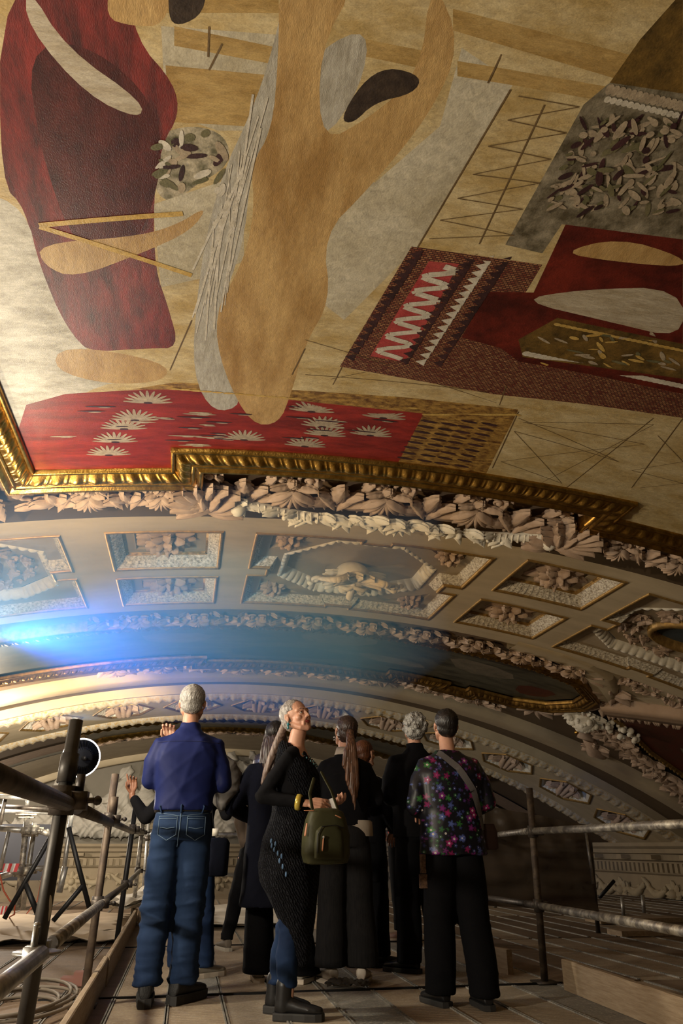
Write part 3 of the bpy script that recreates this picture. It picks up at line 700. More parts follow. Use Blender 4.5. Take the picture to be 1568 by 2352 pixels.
reg = [(1, [(.3, 9.7), (1.0, 9.5), (1.5, 9.8), (1.1, 10.2), (.4, 10.1)]), (2, [(1.6, 9.4), (4.2, 9.45), (3.6, 9.7), (2.2, 9.65)]), (1, [(2.4, 9.8), (3.4, 9.9), (3.6, 10.3), (2.8, 10.5)]), (1, [(1.2, 10.4), (2.2, 10.5), (2.4, 10.8), (1.5, 10.8)]), (3, [(3.7, 10.3), (4.3, 10.2), (4.2, 10.7), (3.8, 10.8)]), (2, [(-.6, 10.6), (1, 10.5), (1.2, 11.1), (-.5, 11.2)]), (1, [(-1.8, 9.8), (-.8, 9.9), (-1.0, 10.4), (-1.7, 10.3)])]
g = sheet(P2, [], -.03, .3, [smoothpoly(p, 1) for k, p in reg]); g.m = [0 if k == 0 else reg[k - 1][0] for k in g.m]; g.build('canvas', dim, t2, vmap)
frame(P2, t2, m=mat('dimmed_gilding', (.30, .17, .04), .45, .9, var=(.14, .07, .015), vs=14, bump=.5, bs=70, dist=.004))  # darker gilding copy, dim light on this frame put into the colour
g = G(); sweep(g, P2, [(-.23, -.05), (-.3, -.10), (-.7, -.13), (-.72, -.16)], True, .2)
o = g.build('trim_11', MATS['stucco_bed'], fn=vmap); tag(o, kind='structure')
g = G(); cornice_relief(g, -.7, 1.8, 11.62, 12.15, .7, 0, h=-.05); cornice_relief(g, 2.2, 3.9, 11.4, 11.95, .7, .2, h=-.05); cornice_relief(g, -2.4, -1.1, 11.4, 11.95, .7, .2, h=-.05)
cornice_relief(g, -2.2, 4.0, 8.72, 9.15, .7, 0, h=-.02)
for (a, b, n) in ((2.05, 11.75, 8), (3.1, 11.75, 8), (-.95, 11.75, 8), (4.7, 9.5, 6), (4.9, 10.1, 6), (4.75, 10.8, 6), (4.4, 11.3, 7), (4.1, 9.15, 6)):
    for k in range(n): leaf(g, (a, b), k * 6.28 / n, .30, .09, .08, .07, 5, h0=-.05)
o = g.build('trim_12', leafm, fn=vmap); tag(o, kind='structure')
# bearded head with fruit on the rib beside the rounded end
bs, by = 4.95, 10.75
t = empty('mask_ornament', Vector(vmap(bs, by, 0)), 'pale plaster bearded head with curls and fruit at the rounded corner of the dark painting', 'ornament')
g = G(); g.ball((bs, by, .05), (.19, .17, .20), n=18); g.ball((bs + .05, by - .14, .08), (.05, .06, .05)); r5 = random.Random(2)
for k in range(60):
    a, b = r5.uniform(0, 6.28), r5.uniform(.2, 1); g.ball((bs + .24 * b * math.cos(a), by + .22 * b * math.sin(a), .10 + .14 * (1 - b)), r5.uniform(.025, .05), n=8)
for k in range(18): leaf(g, (bs, by), k * .35, r5.uniform(.25, .36), .07, .06, .05, 4, h0=-.02)
for k in range(26): g.ball((bs + .30 + .02 * k + r5.uniform(-.05, .05), by - .15 + r5.uniform(-.15, .15), r5.uniform(-.02, .12)), r5.uniform(.03, .05), n=8)
g.build('head', white, t, vmap)
g = G(); g.ball((bs - .05, by + .06, .26), .035, n=12); g.build('gilt_knob', gold, t, vmap)
# arched head of the side field with its dark red painting
g = G(); sweep(g, [(2.9, 8.70), (3.5, 8.72), (3.9, 8.80), (4.25, 9.02), (4.5, 9.35), (4.66, 9.75)], [(.17, -.16), (.17, .0), (.11, .03), (-.13, .03), (-.19, .0), (-.19, -.16)], False, .1)
sheet([(3.6, 8.6), (6.6, 8.6), (5.3, 9.3), (4.85, 9.7), (4.6, 9.3), (4.2, 8.9)], [], -.06, .3, g=g)
o = g.build('trim_13', [plaster], fn=vmap); tag(o, kind='structure')
g = G(); sweep(g, [(4.78, 9.95), (5.15, 9.52), (5.5, 9.12), (6.1, 8.72), (7.4, 8.66)], [(-.02, -.1), (0, .04), (.07, .09), (.12, .05), (.22, .08), (.27, .05), (.36, .06), (.38, -.1)], False, .1)
o = g.build('trim_24', [mat('salmon_plaster', (.36, .24, .15), .75, var=(.42, .29, .19), vs=3, **PL)], fn=vmap); tag(o, kind='structure')
g = G(); r6 = random.Random(6)
for k in range(40):
    f = k / 39; s, y = 5.10 + 1.15 * f, 10.25 - 1.22 * f ** .8; leaf(g, (s, y), math.pi / 4 + r6.uniform(-.5, .5), .15, .05, .05, .05, 3, nu=8, nv=5, h0=-.02)
for k in range(90):
    a = r6.uniform(0, 6.28); q = r6.uniform(.8, 1.05); leaf(g, (5.05 + .52 * q * math.cos(a), 8.88 + .16 * q * math.sin(a)), r6.uniform(0, 6.28), .10, .035, .04, .03, 3, nu=8, nv=5, h0=-.05)
o = g.build('trim_14', leafm, fn=vmap); tag(o, kind='structure')
t3 = empty('wall_painting', Vector(vmap(6.9, 11.0, 0)), 'dark red painting on the right flank of the vault, edged by a beaded gilt line', 'painting')
P3 = [(5.25, 10.45), (6.3, 9.1), (9.2, 8.9), (9.2, 12.3), (7.9, 11.75), (6.3, 11.2)]
reg = [(1, [(6.3, 10.4), (7.6, 10.5), (9.0, 10.7), (7.6, 10.9), (6.6, 10.7)]), (2, [(6.9, 9.6), (8.2, 9.7), (8.4, 10.1), (7.2, 10.0)]), (1, [(7.5, 11.1), (8.6, 11.3), (9.1, 11.7), (8.3, 11.6)]), (2, [(7.9, 10.9), (9, 11.0), (9.1, 11.3), (8.1, 11.2)])]
g = sheet(P3, [], -.05, .4, [smoothpoly(p, 1) for k, p in reg]); g.m = [3 if k == 0 else reg[k - 1][0] for k in g.m]; g.build('canvas', dim, t3, vmap)
g = G(); sweep(g, [(5.25, 10.45), (6.3, 11.2), (7.9, 11.75), (9.2, 12.3)], [(0, -.05), (-.02, .0), (-.05, .0), (-.07, -.05)], False, .03, lambda u, v: .02 * np.sin(u * 2 * np.pi / .09) * np.sin(np.pi * v)); g.build('beaded_frame', gilt, t3, vmap)
g = G()
for k in range(34):
    f = k / 33; s, y = 5.15 + 3.6 * f, 10.95 + 1.75 * f ** .8
    for j in range(5): leaf(g, (s + r6.uniform(-.05, .05), y + r6.uniform(-.15, .15)), r6.uniform(0, 6.28), .24, .07, .07, .06, 5, h0=-.08)
g.limb([(5.55, 11.75, -.02), (5.75, 11.9, .10), (6.0, 12.05, .06)], [.10, .12, .07]); g.box((5.45, 11.65, 0), (.25, .10, .12))
for k in range(6): leaf(g, (5.75, 11.85), k * 1.05, .26, .08, .06, .05, 5, h0=.05)
o = g.build('trim_15', leafm, fn=vmap); tag(o, kind='structure')
# third painting and its mouldings, beyond the lit arch
t4 = empty('ceiling_painting', Vector(vmap(.5, 18, 0)), 'narrow dark strip of a third ceiling painting seen beyond the lit arch', 'painting')
P4 = [(-3.6, 17.2), (2.3, 17.2), (2.3, 19.2), (1.8, 19.2), (1.8, 18.7), (-3.1, 18.7), (-3.1, 19.2), (-3.6, 19.2)]
P4 = [(-3.4, 17.2), (5.8, 17.2), (5.8, 19.3), (1.9, 18.9), (1.4, 18.6), (-3.1, 18.6), (-3.4, 18.9)]
g = sheet(P4, [], -.02, .5, []); g.build('canvas', [painted('third_painting', (.05, .045, .03), (.14, .12, .08), 1.5, (1, 4, 1), rough=.4)], t4, vmap)
g = G(); sweep(g, P4, [(0, -.02), (-.05, .06), (-.12, .08), (-.2, -.05)], True, .05, lambda u, v: .02 * np.sin(u * 2 * np.pi / .2) * np.sin(np.pi * v)); g.build('gilt_frame', gold, t4, vmap)
g = G(); cornice_relief(g, -3.4, 5.5, 19.25, 19.95, .9, 0, h=-.12)
o = g.build('trim_16', leafm, fn=vmap); tag(o, kind='structure')
field(19.0, 20.05, -.12, MATS['stucco_bed'])
# ---------------------------------------------------------------- far wall sculpture
def sculpt(name, label, fn, P0, Y):
    g = G(); fn(g); P, N, F = g.solid(.032, 3)
    n = .07 * (1 - np.abs(np.sin(P[:, 0:1] * 9 + P[:, 2:3] * 5 + 2.2 * np.sin(P[:, 2:3] * 4)))) ** 1.5 + .05 * (1 - np.abs(np.sin(P[:, 0:1] * 13 - P[:, 2:3] * 16 + 1.5 * np.sin(P[:, 0:1] * 7)))) ** 2
    P = P + N * n
    me = bpy.data.meshes.new(name); me.from_pydata(P.tolist(), [], F); me.polygons.foreach_set('use_smooth', [True] * len(F))
    me.materials.append(mat('grey_stone', (.40, .37, .31), .8, var=(.50, .46, .39), vs=3, **PL)); o = bpy.data.objects.new(name, me); COL.objects.link(o)
    return tag(o, label, 'sculpture')
def zz(px, py, Y=23.3):
    p = at(px, py, Y); return (p.x, p.y, p.z)
def reclining(g):
    L = lambda *a, **k: g.limb(*a, **k)
    def q(px, py, dy=0): p = zz(px, py); return (p[0], p[1] + dy, p[2])
    L([q(170, 1905), q(215, 1890), q(262, 1865), q(285, 1840)], [.16, .26, .34, .30]); L([q(285, 1845), q(290, 1810), q(292, 1790)], [.30, .24, .12]); g.ball(q(290, 1776), .15)
    L([q(280, 1810), q(250, 1830), q(225, 1853)], [.12, .1, .08]); L([q(300, 1810), q(325, 1840), q(330, 1880)], [.13, .12, .2]); L([q(300, 1870), q(335, 1900), q(200, 1905)], [.35, .25, .2])
    L([q(330, 1870), q(336, 1830), q(338, 1800)], [.24, .2, .12]); g.ball(q(340, 1785), .14)
    L([q(110, 1880), q(135, 1845), q(140, 1815)], [.25, .22, .12]); g.ball(q(140, 1800), .13); L([q(40, 1895), q(90, 1890), q(130, 1885)], [.15, .22, .25]); L([q(150, 1880), q(170, 1890), q(230, 1902)], [.2, .16, .15])
    L([q(0, 1900), q(60, 1905), q(330, 1908)], [.12, .14, .14]); L([q(206, 1870), q(208, 1850), q(210, 1825)], [.04, .04, .03])
def standing(g):
    L = lambda *a, **k: g.limb(*a, **k)
    def q(px, py, dy=0): p = zz(px, py); return (p[0], p[1] + dy, p[2])
    L([q(525, 1905), q(528, 1860), q(533, 1820), q(535, 1780)], [.22, .30, .30, .24]); L([q(535, 1785), q(532, 1760), q(532, 1750)], [.24, .22, .09]); g.ball(q(533, 1737), .14)
    L([q(548, 1765), q(565, 1785), q(556, 1810)], [.11, .09, .07]); L([q(518, 1765), q(508, 1790), q(520, 1815)], [.10, .09, .07]); L([q(550, 1760), q(575, 1765), q(582, 1800), q(570, 1850)], [.12, .16, .16, .1])
    L([q(560, 1905), q(556, 1870), q(560, 1830)], [.16, .2, .16]); L([q(505, 1905), q(500, 1870), q(505, 1830)], [.2, .22, .2]); g.ball(q(580, 1735), .12); L([q(595, 1900), q(600, 1850), q(585, 1760)], [.2, .25, .15])
sculpt('relief_sculpture', 'grey stone reclining and seated draped figures on the far wall, left of the blue-shirted man', reclining, 0, 0)
sculpt('relief_sculpture', 'grey stone standing draped figure on the far wall, right of the blue-shirted man', standing, 0, 0)
# ledge the sculpture stands on, garlands on the frieze
g = G(); g.box((1, 23.6, 1.42), (16, .5, .08)); g.box((1, 23.62, 1.34), (16, .4, .08)); o = g.build('trim_17', [plaster2], smooth=False); tag(o, kind='structure')
def frieze(g, k0, n, wall='back'):
    r = random.Random(7)
    for k in range(n):
        c = k0 + 2.0 * k
        for i in range(8): leaf(g, (c, 0), i * .785, .26, .10, .08, .05, 3, h0=0)
        g.ball((c, 0, .06), .1)
        for sg in (-1, 1):
            pts = [(c + sg * (.3 + .65 * t), .05 - .14 * math.sin(t * 3.14) + .12 * t, .05) for t in np.linspace(0, 1, 8)]
            g.limb(pts, [.05, .07, .08, .09, .08, .07, .05, .03], n=8)
            for p in pts: leaf(g, p[:2], r.uniform(0, 6), .15, .05, .05, .04, 3, nu=8, nv=5, h0=.05)
g = G(); frieze(g, -7, 9); o = g.build('trim_18', plaster, fn=lambda a, b, c: (a, 23.78 - c, .93 - .95 + b)); tag(o, kind='structure')
g = G(); frieze(g, 1, 11); o = g.build('trim_19', plaster, fn=lambda a, b, c: (XR - .08 - c, a, .93 - .95 + b)); tag(o, kind='structure')

# ---------------------------------------------------------------- the scaffold deck
def deckmat(name, c1, c2, ridge, dust):
    m = mat(name, c1, .7); nt = m.node_tree; N = nt.nodes; L = nt.links; b = N['Principled BSDF']
    mp = [n for n in N if n.bl_idname == 'ShaderNodeMapping'][0]
    n1 = N.new('ShaderNodeTexNoise'); n1.inputs['Scale'].default_value = 3.2; n1.inputs['Detail'].default_value = 9; n1.inputs['Roughness'].default_value = .7
    L.new(mp.outputs[0], n1.inputs[0]); r = N.new('ShaderNodeValToRGB'); e = r.color_ramp.elements
    e[0].position = .38; e[1].position = .62; e[0].color = (*c1, 1); e[1].color = (*c2, 1); L.new(n1.outputs['Fac'], r.inputs[0])
    n2 = N.new('ShaderNodeTexNoise'); n2.inputs['Scale'].default_value = 60; n2.inputs['Detail'].default_value = 6; n2.inputs['Roughness'].default_value = .8
    L.new(mp.outputs[0], n2.inputs[0]); r2 = N.new('ShaderNodeValToRGB'); r2.color_ramp.elements[0].position = .52; r2.color_ramp.elements[1].position = .62
    L.new(n2.outputs['Fac'], r2.inputs[0]); mx = N.new('ShaderNodeMix'); mx.data_type = 'RGBA'; L.new(r2.outputs[0], mx.inputs[0]); L.new(r.outputs[0], mx.inputs[6]); mx.inputs[7].default_value = (*dust, 1)
    L.new(mx.outputs[2], b.inputs['Base Color'])
    w = N.new('ShaderNodeTexWave'); w.bands_direction = 'Y'; w.inputs['Scale'].default_value = ridge; w.inputs['Distortion'].default_value = .6
    L.new(mp.outputs[0], w.inputs[0]); ad = N.new('ShaderNodeMath'); ad.operation = 'ADD'; L.new(w.outputs[1], ad.inputs[0]); L.new(n2.outputs['Fac'], ad.inputs[1])
    bp = N.new('ShaderNodeBump'); bp.inputs['Strength'].default_value = .6; bp.inputs['Distance'].default_value = .006; L.new(ad.outputs[0], bp.inputs['Height']); L.new(bp.outputs[0], b.inputs['Normal'])
    return m
dk = [deckmat('dusty_plywood_deck', (.25, .19, .13), (.38, .30, .21), 7, (.46, .38, .28)), deckmat('dusty_steel_deck', (.15, .15, .14), (.29, .27, .23), 12, (.44, .40, .33)),
      deckmat('brown_side_deck', (.13, .085, .05), (.19, .13, .08), 2, (.22, .16, .11)), deckmat('pale_ribbed_deck', (.30, .25, .18), (.42, .35, .26), 9, (.48, .42, .33))]
g = G(); rr = random.Random(11)
ys = [.4, 2.98, 5.55, 8.12, 10.7, 13.3, 14.9]
for j in range(len(ys) - 1):
    for i in range(-22, 26):
        x = -.03 + .3235 * i; inside = -.5 < x < 2.4
        mi = rr.choice([0, 0, 3, 1]) if inside else (2 if x < 0 else rr.choice([2, 2, 0]))
        if j == 2 and inside: mi = rr.choice([0, 1, 1, 3])
        g.box((x + .16, (ys[j] + ys[j + 1]) / 2, -.03 + rr.uniform(-.003, .002)), (.314, ys[j + 1] - ys[j] - .03, .06), mi=mi)
        g.box((x + .16 - .154, (ys[j] + ys[j + 1]) / 2, -.0), (.008, ys[j + 1] - ys[j] - .08, .012), mi=1); 
        g.box((x + .16 + .154, (ys[j] + ys[j + 1]) / 2, -.0), (.008, ys[j + 1] - ys[j] - .08, .012), mi=1)
o = g.build('floor', dk, smooth=False); tag(o, kind='structure')
g = G(); g.box((1, 7.4, -.13), (17.4, 16, .06)); o = g.build('floor', blackst, smooth=False); tag(o, kind='structure')
for i, y in enumerate((5.55, 8.12, 10.7, 13.3)):
    g = G(); g.box((.9, y - .008, .0), (3.4, .018, .02)); g.box((.9, y + .018, -.005), (3.4, .010, .02)); o = g.build('trim_%d' % (20 + i), blackst, smooth=False); tag(o, kind='structure')
wood = mat('weathered_timber', (.27, .19, .115), .8, var=(.38, .29, .19), vs=5, stretch=(8, 1.2, 14), bump=.5, bs=30, dist=.004)
def board(name, a, b, h, th, label, cat='board', group=None, z=0):
    a = Vector((*a, z)); b = Vector((*b, z)); d = b - a; ln = d.length; g = G()
    n = 12; bw = .006
    sec = [(-th / 2, 0), (th / 2, 0), (th / 2, h - bw), (th / 2 - bw, h), (-th / 2 + bw, h), (-th / 2, h - bw)]
    rr = [[(x, ln * k / n, zz_ + (.002 * math.sin(k * 2.3) if zz_ > .01 else 0)) for x, zz_ in sec] for k in range(n + 1)]
    g.rings(rr); o = g.build(name, wood, smooth=False); o.location = a; o.rotation_euler = (0, 0, math.atan2(d.y, d.x) - math.pi / 2)
    return tag(o, label, cat, group)
board('toe_board', (-.44, 3.2), (-.47, 6.05), .17, .035, 'rough timber toe board at bottom left, nearest one along the left rail')
board('toe_board', (-.46, 6.0), (-.52, 10.4), .17, .035, 'long shaded timber toe board leading back behind the left posts')
board('toe_board', (-.47, 10.3), (-.50, 13.1), .20, .035, 'leaning far toe board at the end of the left rail beside crumpled sheets')
board('toe_board', (2.52, 5.30), (2.44, 3.1), .175, .045, 'lit knotty timber toe board at bottom right')
board('toe_board', (2.18, 7.25), (2.40, 5.95), .16, .045, 'short dark-ended timber toe board right of the black trousers')
board('timber_plank', (1.35, 10.2), (1.9, 8.2), .15, .05, 'pale timber plank end lying between the dark legs')
# dust sheets
def cloth(name, x0, x1, y0, y1, label, m, hgt=.02, seed=0, z=0.012, edge=0):
    n = 60; k = 30; X, Y = np.meshgrid(np.linspace(x0, x1, n), np.linspace(y0, y1, k), indexing='ij'); r = np.random.RandomState(seed)
    Z = np.zeros_like(X)
    for i in range(14):
        a, b, p = r.uniform(-7, 7), r.uniform(-7, 7), r.uniform(0, 6); Z += np.maximum(0, np.sin(a * X + b * Y + p)) ** 4
    Z = z + Z * hgt / 3; Y = Y + .05 * np.sin(X * 3.1 + seed) + .03 * np.sin(X * 7.7)
    g = G(); g.grid(X, Y, Z); g.grid(X, Y, Z - .006, flip=True); o = g.build(name, m); return tag(o, label, 'dust sheet')
clw = mat('white_dust_sheet', (.62, .58, .50), .85, var=(.54, .49, .41), vs=3, bump=.3, bs=20)
clb = mat('tan_dust_sheet', (.36, .28, .19), .85, var=(.42, .33, .23), vs=3, bump=.3, bs=20)
cloth('dust_sheet', -.42, 2.0, 9.6, 12.7, 'white dust sheet across the walkway behind the visitors', clw, .03, 3)
cloth('dust_sheet', -4.4, -.56, 9.5, 11.8, 'wide pale dust sheet left of the rail, beyond the diagonal braces', clb, .02, 5)
cloth('dust_sheet', -4.6, -.54, 8.3, 9.35, 'tan folded dust sheet edge lying behind the near left posts', clb, .05, 8, .02)
g = G(); r7 = np.random.RandomState(4)
X, Y = np.meshgrid(np.linspace(-.95, .0, 40), np.linspace(10.2, 11.6, 40), indexing='ij'); Z = .05 + .16 * np.exp(-((X + .35) ** 2 / .06 + (Y - 10.9) ** 2 / .25))
for i in range(16): Z += .018 * np.abs(np.sin(r7.uniform(-14, 14) * X + r7.uniform(-14, 14) * Y + r7.uniform(0, 6)))
g.grid(X, Y, Z); g.grid(X, Y, Z - .04, flip=True); o = g.build('crumpled_sheet', clw); tag(o, 'heap of crumpled white plastic sheet against the far left toe board', 'sheet')

# ---------------------------------------------------------------- tubes and rails
def tube(a, b, r=.024, m=steel, name='scaffold_tube', label=None, group=None, parent=None, cat='tube', n=16):
    g = G(); a = Vector(a); b = Vector(b); L = (b - a).length; d = (b - a) / L
    up = Vector((0, 0, 1)) if abs(d.z) < .9 else Vector((0, 1, 0)); u = d.cross(up).normalized(); w = u.cross(d)
    th = [2 * math.pi * i / n for i in range(n)]
    rr = [[tuple(a + d * L * t + (u * math.cos(q) + w * math.sin(q)) * rad) for q in th] for t, rad in ((.0, r * .82), (.0, r), (1., r), (1., r * .82), (1 - .03 / L, r * .80))]
    g.rings(rr, capa=True, capb=True)
    o = g.build(name, m, parent)
    if label: tag(o, label, cat, group)
    return o
def coupler(p, m=steeld, parent=None, sc=1., label=None):
    g = G(); p = Vector(p)
    g.limb([p + Vector((0, 0, -.04 * sc)), p + Vector((0, 0, .04 * sc))], .036 * sc, n=14, dome=False); g.box(p + Vector((.045 * sc, 0, 0)), (.05 * sc, .06 * sc, .05 * sc))
    g.limb([p + Vector((.06 * sc, -.02, 0)), p + Vector((.10 * sc, -.02, 0))], .009 * sc, n=6, dome=False); g.box(p + Vector((0, -.045 * sc, 0)), (.06 * sc, .04 * sc, .045 * sc)); g.ball(p + Vector((.10 * sc, -.02, 0)), .014 * sc, n=8)
    return g.build('coupler', m, parent)
def rosette_ring(p, parent, m=steel, r=.062):
    g = G(); n = 24; p = Vector(p)
    rr = []
    for rad, z in ((.026, -.005), (r, -.005), (r + .003, 0), (r, .005), (.026, .005)): rr.append([(p.x + rad * math.cos(6.2832 * i / n), p.y + rad * math.sin(6.2832 * i / n), p.z + z) for i in range(n)])
    g.rings(rr, False, False); return g.build('rosette_ring', m, parent)
def wedge(p, parent, m=steel):
    g = G(); p = Vector(p); g.box(p, (.05, .07, .05)); g.box(p + Vector((0, 0, .035)), (.012, .05, .09)); g.ball(p + Vector((0, .0, .08)), (.012, .02, .01), n=8); return g.build('wedge_head', m, parent)
PN = at(175, 1655, 2.85); PNb = at(45, 2420, 2.75)
def post(top, base, r, m, label, rings=(), cps=(), spl=False):
    t = empty('scaffold_post', base, label, 'scaffold post')
    tube(base, top, r, m, 'standard', parent=t)
    a = Vector(base); b = Vector(top)
    for z in rings: f = (z - a.z) / (b.z - a.z); q = a.lerp(b, f); rosette_ring(q, t); wedge(q + Vector((0, .06, .0)), t); wedge(q - Vector((0, .06, .0)), t)
    for z in cps: f = (z - a.z) / (b.z - a.z); coupler(a.lerp(b, f), parent=t)
    return t
dp = mat('scraped_grey_post', (.055, .05, .045), .5, .55, var=(.085, .078, .068), vs=9, bump=.3, bs=50, dist=.002)
t = post(PN, PNb, .024, dp, 'nearest dark steel post at left with scraped plaster patches')
sl = PN.lerp(PNb, .12); sl2 = PN.lerp(PNb, .22)
tube(sl, sl2, .031, dp, 'sleeve', parent=t)
rl = Vector((-.375, 2.80, .575)); 
f = lambda z: PNb.lerp(PN, (z - PNb.z) / (PN.z - PNb.z))
z1 = at(100, 2186, 2.8).z; z2 = at(165, 1838, 2.8).z
rosette_ring(f(z1), t, r=.07); wedge(f(z1) + Vector((0, .07, 0)), t); wedge(f(z1) - Vector((0, .07, 0)), t)
coupler(f(z2), steeld, t, 1.15); g = G(); q = f(z2) + Vector((.05, .0, .05)); g.box(q, (.025, .03, .07)); g.build('latch', steeld, t)
g = G(); g.ball(tuple(at(108, 2090, 2.80 - .026)), (.014, .003, .045), n=12); g.ball(tuple(at(106, 2065, 2.80 - .026)), (.012, .003, .012), n=10); g.build('plaster_patch', white, t)
P2t, P2b = at(265, 1778, 5.4), at(203, 2240, 5.3)
t = post(P2t, Vector((P2b.x - .01, P2b.y, 0)), .024, mat('rusty_brown_post', (.07, .05, .042), .6, .4, var=(.16, .12, .085), vs=8, bump=.4, bs=50), 'second post from the left with rusty brown steel and paint flecks', cps=(at(250, 1882, 5.4).z, at(228, 2075, 5.35).z))
tube(at(262, 1830, 5.38), at(257, 1872, 5.38), .029, MATS['rusty_brown_post'], 'sleeve', parent=t)
g = G(); g.box((P2b.x - .01, P2b.y, .006), (.15, .15, .012)); g.build('base_plate', steeld, t)
P3t, P3b = at(312, 1845, 8.0), at(272, 2122, 8.0)
post(P3t, Vector((P3b.x, P3b.y, 0)), .024, blackst, 'third post from the left, thin and black', cps=(at(305, 1904, 8.).z, at(290, 2032, 8).z))
P4t, P4b = at(331, 1858, 10.6), at(306, 2085, 10.6)
post(P4t, Vector((P4b.x, P4b.y, 0)), .026, splash, 'white splashed galvanised post near the raised hand', cps=(at(326, 1912, 10.6).z, at(318, 2000, 10.6).z))
post(at(342, 1875, 12.8), Vector((at(328, 2065, 12.8).x, 12.8, 0)), .024, steel, 'thin grey post just behind the white splashed one', cps=(at(338, 1925, 12.8).z,))
# left rails
tube(at(-70, 2325, 1.9), at(94, 2192, 2.70), .024, steel, 'guard_rail', 'bright scraped lower guard rail at the left edge, nearest length', cat='guard rail')
tube(at(118, 2168, 2.90), at(232, 2076, 5.3), .024, splash, 'guard_rail', 'lit plaster-streaked lower guard rail between the first and second posts', cat='guard rail')
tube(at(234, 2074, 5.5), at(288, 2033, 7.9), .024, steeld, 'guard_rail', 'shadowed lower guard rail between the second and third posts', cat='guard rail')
tube(at(294, 2028, 8.1), at(320, 2000, 10.5), .024, steel, 'guard_rail', 'lower guard rail between the black third post and the white post', cat='guard rail')
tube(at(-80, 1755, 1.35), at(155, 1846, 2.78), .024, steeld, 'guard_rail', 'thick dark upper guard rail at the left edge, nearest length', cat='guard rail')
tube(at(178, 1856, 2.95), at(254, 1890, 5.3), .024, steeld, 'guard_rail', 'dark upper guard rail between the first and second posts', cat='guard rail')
tube(at(256, 1888, 5.5), at(304, 1910, 7.9), .024, steel, 'guard_rail', 'upper guard rail between the second and third posts', cat='guard rail')
tube(at(306, 1909, 8.1), at(328, 1914, 10.5), .024, steel, 'guard_rail', 'short far upper guard rail meeting the white post', cat='guard rail')
# cross rails behind the walkway
for (a, b, Y, l) in (((330, 1915), (640, 1917), 13.0, 'upper pale rail crossing the far end of the walkway'), ((335, 2008), (640, 2010), 13.0, 'lower pale rail crossing the far end of the walkway')):
    tube(at(*a, Y), at(*b, Y), .03, steel, 'guard_rail', l, cat='guard rail')
# diagonal black braces at left
br = [((157, 1900), (205, 2085), 'black diagonal brace falling from the near post toward the second post'), ((192, 2032), (122, 2115), 'short black brace rising to the right above the dust sheet'),
      ((58, 2030), (88, 2105), 'short double black brace under the long left brace'), ((118, 1920), (10, 2110), 'long black brace rising from the floor at far left')]
for a, b, l in br: tube(at(*a, 7.5), at(*b, 7.5), .021, blackst, 'diagonal_brace', l, cat='brace')
tube(at(64, 2035, 7.6), at(94, 2108, 7.6), .012, blackst, 'diagonal_brace', 'thin second rod of the short double brace at left', cat='brace')
# pale scaffold frame further left
fr = [((63, 1872), (40, 2085), 9.4, .032, splash, 'scaffold_tube', 'pale vertical tube with flat head plate at the left'), ((80, 1890), (52, 2090), 9.8, .028, steel, 'scaffold_tube', 'pale vertical tube standing just right of the head-plated one'),
      ((0, 1903), (64, 1908), 9.4, .03, steel, 'scaffold_tube', 'horizontal pale tube entering from the left edge above the striped tape'), ((82, 1906), (118, 1917), 9.6, .03, splash, 'scaffold_tube', 'flaked horizontal tube between the pale verticals and the near post'),
      ((0, 2014), (46, 2000), 9.4, .03, steel, 'scaffold_tube', 'lower pale horizontal tube at the left edge'), ((48, 1998), (105, 1993), 9.6, .026, steel, 'scaffold_tube', 'lower pale tube running to the near post'),
      ((-5, 1829), (64, 1833), 11, .03, steel, 'scaffold_tube', 'upper pale horizontal tube with bent end at the left'), ((64, 1834), (62, 1850), 11, .026, steel, 'scaffold_tube', 'short bent drop of the upper pale tube'),
      ((0, 1852), (125, 1858), 12, .03, steeld, 'scaffold_tube', 'dark horizontal tube behind the near post'), ((-5, 1863), (125, 1867), 12.3, .03, steel, 'scaffold_tube', 'second horizontal tube just below the dark one behind the near post'),
      ((12, 1835), (0, 1895), 11.4, .026, steeld, 'scaffold_tube', 'short dark upright at the very left edge'), ((20, 1910), (0, 2000), 9, .02, steel, 'scaffold_tube', 'thin inclined ladder tube at the left edge'),
      ((166, 1862), (140, 2040), 9.0, .024, steel, 'scaffold_tube', 'grey upright seen just right of the near post'), ((150, 1990), (136, 2050), 8.6, .03, steel, 'scaffold_tube', 'short pale pipe stub on the deck right of the near post')]
for a, b, Y, r, m, n, l in fr: tube(at(*a, Y), at(*b, Y), r, m, n, l)
g = G(); p = at(63, 1871, 9.4); g.box(p, (.22, .16, .014)); g.box(p - Vector((0, 0, .03)), (.16, .1, .012)); o = g.build('head_plate', splash, smooth=False); tag(o, 'flat square steel head plate on top of the pale vertical tube', 'plate')
for px, py, Y in ((63, 1908, 9.4), (78, 1908, 9.7), (45, 2000, 9.4), (62, 1998, 9.7)): o = coupler(at(px, py, Y), splash, None, 1.5); tag(o, {1908: 'pale coupler joining tubes below the head plate', 2000: 'pale coupler on the lower tube near the striped tape', 1998: 'pale coupler at the foot of the second vertical'}[py], 'coupler', 'upper pale couplers' if py == 1908 else None)
